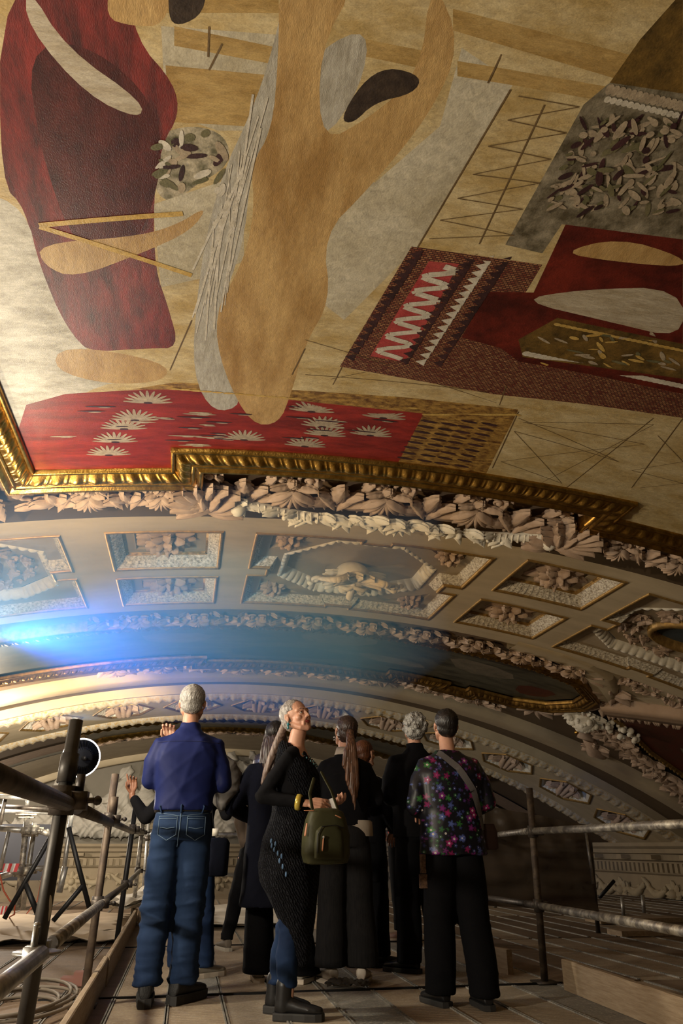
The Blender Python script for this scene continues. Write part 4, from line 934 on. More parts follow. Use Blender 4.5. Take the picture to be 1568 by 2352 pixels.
def tape(a, b, Y, label):
    p, q = at(*a, Y), at(*b, Y); g = G(); n = 6; d = (q - p) / n
    for i in range(n):
        o1 = p + d * i; o2 = p + d * (i + 1); sl = d * .5
        g.add([o1 + Vector((0, 0, -.04)), o2 + Vector((0, 0, -.04)), o2 + sl * .8 + Vector((0, 0, .04)), o1 + sl * .8 + Vector((0, 0, .04))], [(0, 1, 2, 3)], i % 2)
        g.add([o1 + Vector((0, .004, -.04)), o2 + Vector((0, .004, -.04)), o2 + sl * .8 + Vector((0, .004, .04)), o1 + sl * .8 + Vector((0, .004, .04))], [(3, 2, 1, 0)], i % 2)
    o = g.build('barrier_tape', [mat('tape_white', (.7, .7, .68), .5), mat('tape_red', (.6, .02, .03), .5)], smooth=False); tag(o, label, 'tape')
tape((-8, 1993), (40, 1993), 9.3, 'red and white striped barrier tape, upper strip at the left edge'); tape((-10, 2091), (14, 2091), 9.3, 'red and white striped barrier tape, lower strip at the left edge')
g = G(); g.box(at(-15, 1957, 12.8) , (1.9, .05, .76)); o = g.build('dark_screen', mat('black_cloth', (.010, .010, .014), .9), smooth=False); tag(o, 'black screen behind the pale tubes at the left', 'screen')
# orange cable
g = G(); pts = [at(0, 2010, 8.8), at(8, 2045, 8.8), at(22, 2068, 8.8), at(34, 2080, 8.8), at(33, 2100, 8.8), atz(20, 2107, .01), atz(60, 2100, .01), atz(85, 2070, .2), at(100, 2000, 8.6)]
g.limb(pts, .008, n=6); o = g.build('cable', mat('orange_cable', (.35, .06, .02), .6)); tag(o, 'thin orange cable looping to the floor at left', 'cable')
# coiled grey cable
g = G(); r8 = random.Random(9)
for k in range(6):
    c = (-.86 + r8.uniform(-.05, .05), 5.25 + r8.uniform(-.1, .1)); rx, ry = .22 + .02 * k, .36 + .05 * k; pts = [(c[0] + rx * math.cos(a), c[1] + ry * math.sin(a), .02 + .012 * k) for a in np.linspace(0, 6.2, 26)]
    g.limb(pts, .010, n=6, dome=False)
o = g.build('coiled_cable', mat('grey_rubber_cable', (.15, .125, .095), .7)); tag(o, 'loosely coiled grey cable on the deck behind the bottom left rail', 'cable')
g = G(); p = atz(175, 2265, 0); g.box((p.x, p.y, .03), (.20, .13, .05)); g.box((p.x + .02, p.y, .07), (.08, .1, .03)); o = g.build('jack_bracket', mat('rusty_red_steel', (.20, .09, .07), .7), smooth=False); tag(o, 'small rusty red bracket on the deck by the coiled cable', 'bracket')

# right side rails
RPt, RPb = at(1215, 1810, 5.35), Vector((2.56, 5.45, 0)); RPb = atz(1251, 2258, 0)
RPt = at(1215, 1810, RPb.y)
t = post(RPt, RPb, .025, mat('mottled_brown_post', (.06, .042, .03), .65, .3, var=(.20, .15, .10), vs=12, bump=.5, bs=60, vc=.58), 'lone brown mottled post on the right of the walkway', cps=(at(1221, 1910, RPb.y).z, at(1237, 2080, RPb.y).z))
g = G(); g.box((RPb.x, RPb.y, .006), (.15, .15, .012)); g.build('base_plate', steeld, t)
tube(at(1640, 1889, 3.5), at(1228, 1909, RPb.y - .05), .024, splash, 'guard_rail', 'plaster-splashed upper guard rail at the right edge', cat='guard rail')
tube(at(1640, 2152, 3.2), at(1242, 2081, RPb.y - .05), .024, splash, 'guard_rail', 'plaster-splashed lower guard rail at the right edge', cat='guard rail')
tube(at(1214, 1909, RPb.y + .05), at(1118, 1920, 8.3), .024, splash, 'guard_rail', 'dim upper guard rail right of the floral blouse', cat='guard rail')
tube(at(1232, 2079, RPb.y + .05), at(1095, 2058, 8.3), .024, steeld, 'guard_rail', 'dim lower guard rail behind the black trousers', cat='guard rail')
# plastic sheet on a thin frame
def film():
    n = 30; X = np.linspace(0, 1, n)[:, None]; Z = np.linspace(0, 1, n)[None, :]
    a, b = at(1115, 1850, 8.4), at(1352, 1895, 8.4); c, d = at(1100, 2080, 8.4), at(1372, 2092, 8.4)
    P = np.array(a)[None, None] * ((1 - X) * (1 - Z))[..., None] + np.array(b)[None, None] * (X * (1 - Z))[..., None] + np.array(c)[None, None] * ((1 - X) * Z)[..., None] + np.array(d)[None, None] * (X * Z)[..., None]
    w = .03 * np.sin(X * 9 + Z * 14) + .02 * np.sin(X * 31 - Z * 9) * (1 - Z) + .012 * np.sin(X * 3 + Z * 40)
    g = G(); g.grid(P[..., 0], P[..., 1] + w, P[..., 2]); g.grid(P[..., 0], P[..., 1] + w + .004, P[..., 2], flip=True)
    m = mat('cloudy_plastic_film', (.10, .075, .055), .35, alpha=.80, bump=.4, bs=6, dist=.03)
    o = g.build('plastic_sheet', m); tag(o, 'cloudy plastic sheet stretched between posts on the right', 'plastic sheet')
film()
tube(at(1352, 1905, 8.5), at(1374, 2150, 8.5), .024, steeld, 'scaffold_tube', 'thin upright carrying the right edge of the plastic sheet')
tube(at(1345, 1912, 8.3), at(1362, 2030, 8.3), .016, steel, 'scaffold_tube', 'slim pale rod beside the right edge of the plastic sheet')
for px, y0, y1, Y, l in ((1428, 2060, 2105, 9.2, 'short pale stub left of the other, by the right frieze'), (1475, 2055, 2097, 9.2, 'short pale stub right of the other, by the right frieze'), (1133, 2053, 2085, 9.5, 'short pale stub low behind the floral blouse woman')):
    tube(at(px, y0, Y), at(px + 4, y1, Y), .022, steel, 'pipe_stub', l, cat='pipe')
tube(at(1410, 2023, 9), at(1376, 2062, 9), .02, blackst, 'diagonal_brace', 'small black brace by the right edge of the plastic sheet', cat='brace')
for p, d, l in ((atz(1455, 2112, .03), (1.1, .4, .05), 'farther loose board on the deck below the right frieze'), (atz(1500, 2140, .03), (.9, .3, .05), 'nearer loose board on the deck below the right frieze')):
    g = G(); g.box(p, d); o = g.build('loose_board', wood, smooth=False); tag(o, l, 'board')

# ---------------------------------------------------------------- round work lamps
def highbay(loc, aim, label, r=.155, lit=True):
    t = empty('work_lamp', loc, label, 'lamp', None); q = (Vector(aim) - Vector(loc)).to_track_quat('Z', 'Y').to_matrix(); Lc = Vector(loc)
    def T(P): return [tuple(Lc + q @ Vector(p)) for p in P]
    n = 48; th = [6.28318 * i / n for i in range(n)]
    g = G(); rr = [T([(rad * math.cos(a), rad * math.sin(a), z) for a in th]) for rad, z in ((r * .45, -.085), (r * .55, -.08), (r * .60, -.05), (r * .93, -.03), (r * .96, -.01))]; g.rings(rr)
    for i in range(30):
        a = 6.28318 * i / 30; g.add(T([(r * .45 * math.cos(a), r * .45 * math.sin(a), -.095), (r * .92 * math.cos(a), r * .92 * math.sin(a), -.05), (r * .92 * math.cos(a), r * .92 * math.sin(a), -.02), (r * .45 * math.cos(a), r * .45 * math.sin(a), -.04)]), [(0, 1, 2, 3)])
        a += .05; g.add(T([(r * .45 * math.cos(a), r * .45 * math.sin(a), -.095), (r * .92 * math.cos(a), r * .92 * math.sin(a), -.05), (r * .92 * math.cos(a), r * .92 * math.sin(a), -.02), (r * .45 * math.cos(a), r * .45 * math.sin(a), -.04)]), [(3, 2, 1, 0)])
    g.build('heat_sink', mat('black_cast_metal', (.012, .014, .02), .45, .5), t)
    g = G(); rr = [T([(rad * math.cos(a), rad * math.sin(a), z) for a in th]) for rad, z in ((r * .96, -.016), (r * 1.03, -.012), (r * 1.03, .006), (r * .96, .01))]; g.rings(rr, False, False); g.build('diffuser_ring', mat('lamp_ring', (1, .98, .95), .3, emit=2.2), t)
    g = G(); rr = [T([(rad * math.cos(a), rad * math.sin(a), z) for a in th]) for rad, z in ((.001, .004), (r * .96, .004))]; g.rings(rr, False, False); g.build('lens', mat('lamp_lens', (1, .93, .8), .3, emit=20), t)
    g = G(); g.limb([Lc - q @ Vector((0, 0, .09)), Lc - q @ Vector((0, 0, .16))], .02, n=8); g.build('bracket', blackst, t)
    return t
B = Vector(LAMP_B); hb = at(186, 1740, 6.9)
highbay(hb, hb + Vector((-.35, 1, .12)), 'round black work lamp with glowing rim behind the near left post')
highbay(Vector((-1.31, 4.66, 2.0)), Vector((1.2, 7.2, 2.5)), 'round work lamp shining at the left picture edge inside the blue flare')
# ---------------------------------------------------------------- people
def fabric(name, col, var=None, rough=.85, bs=30, bump=.35, vs=3, stretch=(1, 1, 1), dist=.006, sheen=0):
    return mat(name, col, rough, 0, var=var, vs=vs, stretch=stretch, bump=bump, bs=bs, dist=dist, sheen=sheen, spec=.15)
skin = mat('skin', (.52, .26, .17), .5, var=(.60, .33, .22), vs=14, bump=.12, bs=160, dist=.001)
skin_d = mat('tanned_skin', (.26, .11, .06), .5, var=(.31, .14, .08), vs=14, bump=.12, bs=160, dist=.001)
lipm = mat('lips', (.30, .055, .05), .4); eyew = mat('eye_white', (.62, .58, .54), .2); irism = mat('iris', (.02, .014, .01), .15); browm = mat('brow', (.06, .045, .035), .8)
def RZ(a): c, s = math.cos(a), math.sin(a); return np.array([[c, -s, 0], [s, c, 0], [0, 0, 1]])
def RX(a): c, s = math.cos(a), math.sin(a); return np.array([[1, 0, 0], [0, c, -s], [0, s, c]])
def RY(a): c, s = math.cos(a), math.sin(a); return np.array([[c, 0, s], [0, 1, 0], [-s, 0, c]])
def folds(P, N, amp, seed=0, k=(9, 7, 22), warp=1.2):
    r = np.random.RandomState(seed); o = np.zeros(len(P)); Q = P * np.array(k)
    for i in range(5):
        a = r.uniform(-1, 1, 3); a /= np.linalg.norm(a); b = r.uniform(-1, 1, 3)
        ph = Q @ a * (1 + .5 * i) + warp * np.sin(P @ b * 9 + i) + r.uniform(0, 6)
        o += (1 - np.abs(np.sin(ph))) ** 2.2 / (1 + .4 * i)
    o = o / 2.2 - .35
    return P + N * (o * amp)[:, None] if not hasattr(amp, '__len__') else P + N * (o * amp)[:, None]
def meshobj(name, P, F, m, parent, loc, rz, s):
    Q = (P * s) @ RZ(rz).T + np.array(loc)
    me = bpy.data.meshes.new(name); me.from_pydata(Q.tolist(), [], F); me.polygons.foreach_set('use_smooth', [True] * len(F))
    for x in (m if isinstance(m, (list, tuple)) else [m]): me.materials.append(x)
    o = bpy.data.objects.new(name, me); COL.objects.link(o); setparent(o, parent); return o
def ellring(c, rx, ry, n=24, p=2.4, tilt=0):
    th = np.linspace(0, 2 * math.pi, n, endpoint=False); cs, sn = np.cos(th), np.sin(th)
    x = np.sign(cs) * np.abs(cs) ** (2 / p) * rx; y = np.sign(sn) * np.abs(sn) ** (2 / p) * ry
    return np.stack([c[0] + x, c[1] + y, c[2] + y * tilt], -1)
def headgeo(detail=True, female=False):
    g = G()
    g.ball((0, -.012, .035), (.074, .094, .083), n=24); g.ball((0, .018, -.025), (.060, .070, .080), n=20)
    g.limb([(-.055, .0, -.045), (-.036, .05, -.085), (0, .068, -.094)], [.020, .018, .021]); g.limb([(.055, .0, -.045), (.036, .05, -.085), (0, .068, -.094)], [.020, .018, .021])
    g.limb([(-.046, .066, .022), (-.018, .081, .024), (.018, .081, .024), (.046, .066, .022)], [.012, .012, .012, .012])
    for s in (-1, 1):
        g.ball((s * .041, .058, -.024), (.022, .022, .020)); g.ball((s * .0105, .098, -.030), (.0085, .010, .008))
        g.limb([(s * .074, .002, .018), (s * .083, -.012, .022), (s * .085, -.018, .002), (s * .078, -.004, -.026)], [.006, .007, .007, .0065], n=8); g.ball((s * .077, -.004, -.002), (.007, .012, .018))
        g.limb([(s * .012, .088, -.036), (s * .026, .076, -.055), (s * .026, .068, -.075)], .010)
    g.limb([(0, .084, .014), (0, .095, -.006), (0, .105, -.027)], [.008, .009, .0105]); g.ball((0, .070, -.058), (.026, .020, .020)); g.ball((0, .070, -.096), (.019, .014, .014))
    return g
def headextra(lip=True):
    g = G()
    for s in (-1, 1):
        g.ball((s * .029, .072, .003), .0125, n=16, mi=2); g.ball((s * .029, .0795, .0035), (.0058, .0058, .0058), n=12, mi=3)
        g.limb([(s * .014, .081, .004), (s * .022, .0855, .0115), (s * .033, .084, .0115), (s * .043, .073, .003)], .0036, n=8, mi=0)
        g.limb([(s * .015, .081, .000), (s * .027, .084, -.0085), (s * .041, .075, -.001)], .0034, n=8, mi=0)
        g.limb([(s * .012, .090, .024), (s * .030, .086, .030), (s * .047, .070, .024)], [.0035, .0032, .0018], n=6, mi=4)
    g.limb([(-.024, .079, -.060), (-.010, .0905, -.0555), (0, .0905, -.0570), (.010, .0905, -.0555), (.024, .079, -.060)], [.0022, .0048, .0042, .0048, .0022], n=8, mi=1)
    g.limb([(-.022, .079, -.0625), (0, .0905, -.0655), (.022, .079, -.0625)], [.0022, .006, .0022], n=8, mi=1)
    return g
def handgeo(side=1, curl=.5, spread=.12, point=False):
    """hand along +Y from the wrist, palm facing -Z, thumb on the side*-X side"""
    g = G()
    g.limb([(0, -.03, 0), (0, .0, 0)], [.024, .026], flat=.75)
    for i in range(4): g.limb([(0, .005, 0), ((i - 1.5) * .019, .05, .002), ((i - 1.5) * .0205, .085, 0)], [.02, .016, .0125], flat=.85)
    L = [.062, .072, .067, .052]
    for i in range(4):
        x = (i - 1.5) * .0205; a = (i - 1.5) * spread; c = curl * (1 + .1 * i)
        if point and i == 0: c = .05
        p = np.array([x, .085, 0.]); pts = [p.copy()]; el = 0
        for j, f in enumerate((.45, .32, .23)):
            el -= c * (1.0 if j else .7); q = np.array([math.sin(a) * math.cos(el), math.cos(a) * math.cos(el), math.sin(el)]); p = p + q * L[i] * f * 1.15; pts.append(p.copy())
        g.limb(pts, [.0100, .0092, .0084, .0070], n=10)
    g.limb([(-.014, .012, -.004), (-.034, .038, -.014), (-.046, .062, -.022 - .02 * curl), (-.044, .088, -.030 - .03 * curl)], [.014, .0125, .0105, .008], n=10)
    P = g.raw() * np.array([side, 1, 1])
    q = G(); q.v = [P]; q.f = g.f if side > 0 else [tuple(reversed(f)) for f in g.f]; q.m = g.m; q.n = g.n
    return q
def frame_of(d, up):
    y = np.array(d, float); y /= np.linalg.norm(y); z = np.array(up, float); z -= y * (z @ y); z /= np.linalg.norm(z); x = np.cross(y, z)
    return np.stack([x, y, z], 1)

def figure(label, loc, rz, H, top, bottom, shoes, hair, head=(0, 0, 0), arms=None, legs=None, hands=None, build=1., skinm=skin, group=None, feminine=False, face=False, lean=0, hipx=0):
    s = H / 1.75; t = empty('person', loc, label, 'person', group, 0)
    T = lambda P: P
    A = dict(R=((.23, -.02, 1.15), (.20, .16, 1.02)), L=((-.23, -.02, 1.15), (-.20, .16, 1.02)))
    if arms: A.update(arms)
    Lg = dict(R=((.10, .0), .12), L=((-.10, .0), -.12))
    if legs: Lg.update(legs)
    sh = (.160 if feminine else .178) * build; shz = 1.405
    # the continuous body
    g = G(); hx = .085
    g.rings([ellring((hipx, 0, .86), .12, .08), ellring((hipx, 0, .95), .13, .09), ellring((hipx * .6, 0, 1.08), .11, .08), ellring((0, 0, 1.25), .125, .085), ellring((0, 0, 1.38), .13, .08), ellring((0, -.005, 1.45), .09, .06)])
    g.limb([(0, -.012, 1.40), (0, -.005, 1.50), (0, .012, 1.57)], [.062, .054, .052])
    for k, sg in (('R', 1), ('L', -1)):
        e, w = A[k]; g.limb([(sg * .10, 0, 1.42), (sg * (sh - .03), -.01, shz - .01), e], [.034, .033, .028]); g.limb([e, w], [.028, .024])
        (fx, fy), yaw = Lg[k]; hip = np.array([sg * hx + hipx, 0, .90]); ank = np.array([fx, fy, .09]); kn = (hip + ank) / 2 + np.array([0, .025, .02])
        g.limb([hip, kn, ank], [.060, .042, .022]); g.limb([ank, ank + np.array([0, 0, -.04]), ank + RZ(yaw) @ np.array([0, .08, -.05])], [.022, .018, .014])
    P, N, F = g.solid(.014, 3); P = list(P); F = list(F)
    hyaw, hpit, hrol = head; Rh = RZ(hyaw) @ RX(hpit) @ RY(hrol); piv = np.array([0, .005, 1.545]); hc = piv + Rh @ np.array([0, .022, .098])
    def addraw(Pq, Fq): n = len(P); P.extend(list(Pq)); F.extend([tuple(i + n for i in f) for f in Fq]); return len(Fq)
    hp, hn, hf = headgeo().solid(.0045 if face else .007, 2)
    mi = [0] * len(F); k = addraw(hp @ Rh.T + hc, hf); mi += [0] * k
    ex = headextra(); k = addraw(ex.raw() @ Rh.T + hc, ex.f); mi += ex.m
    for k_, sg in (('R', 1), ('L', -1)):
        hd = (hands or {}).get(k_)
        if hd is None: hd = dict(d=np.array(A[k_][1]) - np.array(A[k_][0]), up=(0, 0, 1))
        if hd is False: continue
        hg = handgeo(sg, hd.get('curl', .5), hd.get('spread', .1), hd.get('point', False)); a, b, c = hg.solid(.0038, 1)
        fr = frame_of(hd['d'], hd.get('up', (0, 0, 1))); w = np.array(A[k_][1]) + fr[:, 1] * .02
        k = addraw(a @ fr.T + w, c); mi += [0] * k
    P = np.array(P); o = meshobj('body', P, F, [skinm, lipm, eyew, irism, browm], t, loc, rz, s); o.data.polygons.foreach_set('material_index', mi)
    # bottom half
    if bottom:
        g = G(); w = bottom.get('w', 1.); fl = bottom.get('flare', 1.); kr = bottom.get('knee', .072); hem = bottom.get('hem', .07); hr = bottom.get('hemr', .075)
        g.rings([ellring((hipx, -.012, .84), .165 * w, .12 * w), ellring((hipx, -.018, .92), .172 * w, .128 * w), ellring((hipx, -.01, 1.0), .155 * w, .112 * w), ellring((hipx, 0, 1.04), .15 * w, .108 * w)])
        for k, sg in (('R', 1), ('L', -1)):
            (fx, fy), yaw = Lg[k]; hip = np.array([sg * .088 + hipx, -.005, .88]); ank = np.array([fx, fy - .01, hem]); kn = hip * .48 + ank * .52 + np.array([0, .02, .0])
            md = hip * .76 + ank * .24; cf = kn * .45 + ank * .55 + np.array([0, -.02, 0])
            rr = [(hip, .094 * w), (md, (.092 * w + kr) / 2 + .005), (kn, kr), (cf, (kr + hr) / 2), (ank, hr)]
            g.rings([ellring(p, r, r * 1.08, 20, 2.2) for p, r in reversed(rr)])
        P, N, F = g.solid(.0115, 3); z = P[:, 2]
        amp = bottom.get('amp', .012) * (.35 + 1.0 * np.exp(-((z - .48) / .12) ** 2) + 1.3 * np.exp(-((z - .12) / .12) ** 2) + .7 * np.exp(-((z - .80) / .06) ** 2))
        P = folds(P, N, amp, bottom.get('seed', 1), (5, 5, 20)); o = meshobj('trousers', P, F, bottom['m'], t, loc, rz, s)
        figure.tr = (P, F)
    # top half
    g = G(); kw = top; W = kw.get('w', 1.); zb = kw.get('z', .90); fl = kw.get('flare', 1.)
    rings_ = [(zb, .165 * fl, .125 * fl), (min(zb + .12, 1.0), .165 * (fl * .6 + .4), .122 * (fl * .6 + .4)), (1.10, .155, .115), (1.22, .168, .118), (1.33, .176, .118), (1.39, .160, .102), (1.43, .120, .082), (1.465, .078, .064), (1.485, .062, .058)]
    if kw.get('low'): rings_ = rings_[:-4] + [(1.375, .155, .10), (1.395, .13, .085)]
    g.rings([ellring((hipx * max(0, (1.2 - z) / .4), -.006, z), a * W * (build if z > 1.05 else 1), b * W, 28, 2.5) for z, a, b in rings_])
    if kw.get('collar'): g.rings([ellring((0, -.008, 1.46), .070, .068), ellring((0, .0, 1.50), .066, .064), ellring((0, .005, 1.515 + kw['collar']), .064, .062)])
    ar = kw.get('arm', .060); wr = kw.get('wrist', .042)
    for k, sg in (('R', 1), ('L', -1)):
        e, w = map(np.array, A[k]); c = kw.get('cuff', .95); w2 = e + (w - e) * c
        g.limb([(sg * .09, -.004, 1.405), (sg * (sh - .02), -.008, shz - .018), (np.array([sg * sh, -.008, shz - .03]) + e) / 2, e], [.057, ar * .94, ar, ar * .90]); g.limb([e, (e + w2) / 2, w2], [ar * .90, (ar + wr) / 2, wr])
    for fn in kw.get('extra', []): fn(g)
    P, N, F = g.solid(kw.get('vox', .0115), kw.get('sm', 3))
    P = folds(P, N, kw.get('amp', .010), kw.get('seed', 2), kw.get('k', (8, 8, 12)))
    o = meshobj(kw.get('name', 'shirt'), P, F, kw['m'], t, loc, rz, s); figure.top = (P, F)
    # shoes
    for k in ('R', 'L'):
        (fx, fy), yaw = Lg[k]; M3 = RZ(yaw); c = np.array([fx, fy, 0.])
        hgt = shoes.get('h', .085); ln = shoes.get('len', .285); sth = shoes.get('sole', .03)
        prof = [(-.085, .026, .045), (-.075, .036, hgt), (-.03, .041, hgt * 1.02), (.02, .042, hgt * .85), (.07, .046, hgt * .68), (.12, .049, hgt * .58), (.16, .044, hgt * .50), (.19, .030, hgt * .42), (.197, .018, hgt * .34)]
        g = G(); g.rings([[(x, y * ln / .285, sth * .6 + max(0, z)) for x, z in [(w_ * math.cos(a), hh * (.5 + .5 * math.sin(a)) ** .8 - .0) for a in np.linspace(0, 2 * math.pi, 16, endpoint=False)]] for y, w_, hh in prof])
        if shoes.get('boot'): g.limb([(0, -.035, .06), (0, -.03, .17)], [.046, .050], n=16)
        P, N, F = g.solid(.008, 2); o = meshobj('shoe', P @ M3.T + c, F, shoes['m'], t, loc, rz, s)
        q = G(); out = [(.036, -.09), (.043, -.03), (.043, .03), (.051, .10), (.047, .16), (.032, .195), (0, .207)]; out = out + [(-x, y) for x, y in reversed(out[:-1])] + [(0, -.098)]
        q.rings([[(x * f, y * ln / .285, z) for x, y in out] for z, f in ((.0, .96), (.006, 1.0), (sth * .8, 1.02), (sth, .99))]); so = q.raw() @ M3.T + c
        q2 = meshobj('sole', so, q.f, shoes.get('sm', shoes['m']), o, loc, rz, s) if False else None
        qq = (so * s) @ RZ(rz).T + np.array(loc); me = bpy.data.meshes.new('sole'); me.from_pydata(qq.tolist(), [], q.f); me.materials.append(shoes.get('sm', shoes['m'])); so_ = bpy.data.objects.new('sole', me); COL.objects.link(so_)
        so_.parent = o
        figure.shoe = o
    # hair
    st = hair['style']; g = G(); hk = hair.get('big', 1.)
    if st in ('short', 'bald', 'curly', 'tail', 'long', 'bob'):
        rs = np.random.RandomState(hair.get('seed', 1))
        g.ball((0, -.022, .044), (.081 * hk, .094 * hk, .084 * hk), n=28)
        if st in ('short', 'bald'): g.ball((0, -.045, -.005), (.070, .058, .058), n=20)
        if st == 'curly':
            g.ball((0, -.045, -.005), (.078, .062, .075), n=20)
            for i in range(90):
                a = rs.normal(size=3); a /= np.linalg.norm(a)
                if a[1] > .45: continue
                g.ball(np.array([0, -.03, .03]) + a * np.array([.085, .095, .09]), rs.uniform(.012, .02), n=8)
        if st in ('tail', 'long', 'bob'): g.ball((0, -.035, .0), (.078, .070, .080), n=20)
    hm = hair['m']
    P, N, F = g.solid(.006, 2)
    # trim the hair off the face and smooth the hairline
    P2 = P.copy(); front = (P[:, 1] > .050 + .15 * np.maximum(0, .0 - P[:, 2]) * 0) & (P[:, 2] < .075)
    side = (P[:, 2] < .035) & (P[:, 1] > .005); m_ = front | side | ((P[:, 1] > .065) & (P[:, 2] < .09))
    P2[m_] = P[m_] * np.array([.80, .74, .86]) + np.array([0, -.008, .008])
    ph = np.arctan2(P[:, 0], -P[:, 1] + .0); amp = .0016 if st != 'curly' else .004
    P2 = P2 + N * (amp * (np.sin(ph * 46 + 8 * np.sin(P[:, 2] * 40)) + np.sin(ph * 91 + 3)))[:, None] * hair.get('rough', 1.)
    ho = meshobj('hair', P2 @ Rh.T + hc, F, hm, t, loc, rz, s)
    for nm, fn, m in hair.get('extra', []):
        g = G(); fn(g, Rh, hc); P, N, F = g.solid(hair.get('tvox', .006), 2)
        P = P + N * (.0018 * np.sin(P[:, 0:1] * 420 + P[:, 1:2] * 260 + 3 * np.sin(P[:, 2:3] * 7)))
        meshobj(nm, P, F, m, t, loc, rz, s)
    figure.t = t; figure.Rh = Rh; figure.hc = hc; figure.s = s; figure.loc = loc; figure.rz = rz
    return t
def place(P): return (np.asarray(P, float) * figure.s) @ RZ(figure.rz).T + np.array(figure.loc)
def addpart(name, g, m, smooth=True, parent=None):
    P = place(g.raw()); me = bpy.data.meshes.new(name); me.from_pydata(P.tolist(), [], g.f)
    if any(g.m): me.polygons.foreach_set('material_index', g.m)
    if smooth: me.polygons.foreach_set('use_smooth', [True] * len(g.f))
    for x in (m if isinstance(m, (list, tuple)) else [m]): me.materials.append(x)
    o = bpy.data.objects.new(name, me); COL.objects.link(o)
    if parent is not False: setparent(o, parent or figure.t)
    return o
def bvh(pf): return BVHTree.FromPolygons([tuple(p) for p in pf[0]], pf[1])
def onsurf(bt, x, z, side=-1, off=.003, ax=1):
    o = Vector((x, side * 1.5, z)) if ax == 1 else Vector((side * 1.5, x, z)); d = Vector((0, -side, 0)) if ax == 1 else Vector((-side, 0, 0))
    h = bt.ray_cast(o, d)
    return None if h[0] is None else tuple(h[0] + h[1] * off)
def stitch(g, bt, pts, rad=.0018, side=-1, n=10, off=.001, ax=1):
    out = []
    for a, b in zip(pts[:-1], pts[1:]):
        for i in range(n):
            f = i / n; q = onsurf(bt, a[0] + (b[0] - a[0]) * f, a[1] + (b[1] - a[1]) * f, side, off, ax)
            if q: out.append(q)
    q = onsurf(bt, *pts[-1], side, off, ax)
    if q: out.append(q)
    if len(out) > 1: g.limb(out, rad, n=5, dome=False)
def ribbon(g, bt, pts, wd, side=-1, n=12, off=.006, ax=1):
    L = []; 
    for a, b in zip(pts[:-1], pts[1:]):
        d = np.array(b) - np.array(a); d /= np.linalg.norm(d); nn = np.array([-d[1], d[0]])
        for i in range(n + 1):
            f = i / n; c = np.array(a) + (np.array(b) - np.array(a)) * f; row = [onsurf(bt, *(c + nn * w), side, off, ax) for w in (-wd / 2, -wd / 6, wd / 6, wd / 2)]
            if all(r is not None for r in row): L.append(row)
    if len(L) > 1: A = np.array(L); g.grid(A[..., 0], A[..., 1], A[..., 2])

denim = fabric('blue_denim', (.010, .022, .060), (.018, .038, .090), bs=220, vs=2.2, stretch=(1, 1, .5), bump=.25, dist=.002)
denim2 = fabric('indigo_denim', (.007, .016, .046), (.014, .032, .082), bs=220, vs=3, bump=.25, dist=.002)
navy = fabric('navy_blue_shirt_cloth', (.008, .013, .070), (.010, .017, .088), .6, bs=300, bump=.15, dist=.001)
black = fabric('black_cloth_top', (.0035, .0035, .0045), (.006, .006, .0075), .9, bs=200, bump=.2, dist=.002)
blacktr = fabric('black_trouser_cloth', (.003, .003, .004), None, .9, bs=200)
navyblack = fabric('dark_navy_coat_cloth', (.004, .005, .012), None, .9, bs=200)
shoeblk = mat('black_leather', (.010, .010, .011), .42, bump=.2, bs=60, dist=.002); soleblk = mat('black_rubber', (.022, .021, .02), .7)
shoew = mat('white_leather', (.55, .47, .38), .5, bump=.1, bs=40); shoeg = mat('grey_sneaker', (.30, .27, .22), .7, bump=.3, bs=60)
greyhair = mat('grey_hair', (.14, .13, .12), .5, var=(.50, .48, .44), vs=46, stretch=(3, 3, .55), bump=.5, bs=90, dist=.003)
def hairmat(n, a, b): return mat(n, a, .42, var=b, vs=40, stretch=(3, 3, .35), bump=.5, bs=80, dist=.003)
brownhair = hairmat('dark_brown_hair', (.018, .010, .008), (.06, .032, .022)); ponyhair = hairmat('chestnut_tail_hair', (.04, .019, .011), (.17, .078, .04)); aubhair = hairmat('auburn_hair', (.06, .02, .008), (.16, .055, .02)); blkhair = hairmat('near_black_hair', (.006, .005, .005), (.022, .017, .015)); silver = mat('silver_pulled_hair', (.10, .09, .085), .42, var=(.44, .40, .36), vs=40, stretch=(3, 3, .35), bump=.5, bs=80, dist=.003)

# man in the blue shirt, arms folded in front, seen from behind
figure('grey-haired man in dark blue shirt and jeans, seen from behind', (-.03, 5.30, 0), 0, 1.86,
       dict(m=navy, z=1.0, w=1.08, amp=.017, arm=.062, seed=5, collar=.012, name='shirt', k=(7, 6, 9), cuff=.98), dict(m=denim, w=1.02, knee=.086, hemr=.080, hem=.095, amp=.022, seed=3),
       dict(m=mat('black_knit_shoe', (.012, .012, .012), .6, bump=.7, bs=120, dist=.004), sm=soleblk, sole=.045, h=.10, len=.31), dict(style='bald', m=greyhair, seed=2), head=(-.12, .18, .03),
       arms=dict(R=((.225, -.01, 1.16), (.10, .22, 1.20)), L=((-.215, .0, 1.17), (-.12, .17, 1.395))), legs=dict(L=((-.125, -.02), .02), R=((.075, .03), -.62)), hands=dict(L=dict(d=(-.15, -.05, 1), up=(0, 1, .1), curl=.75), R=False), build=1.06)
bt = bvh(figure.tr); 
g = G(); rr = []
for z, d in ((.992, .004), (.992, .011), (1.032, .011), (1.032, .004)): rr.append(ellring((0, 0, z), .157 + d + .004, .112 + d + .004, 40, 2.4))
g.rings(rr, False, False); addpart('belt', g, mat('black_belt', (.012, .012, .013), .25))
g = G()
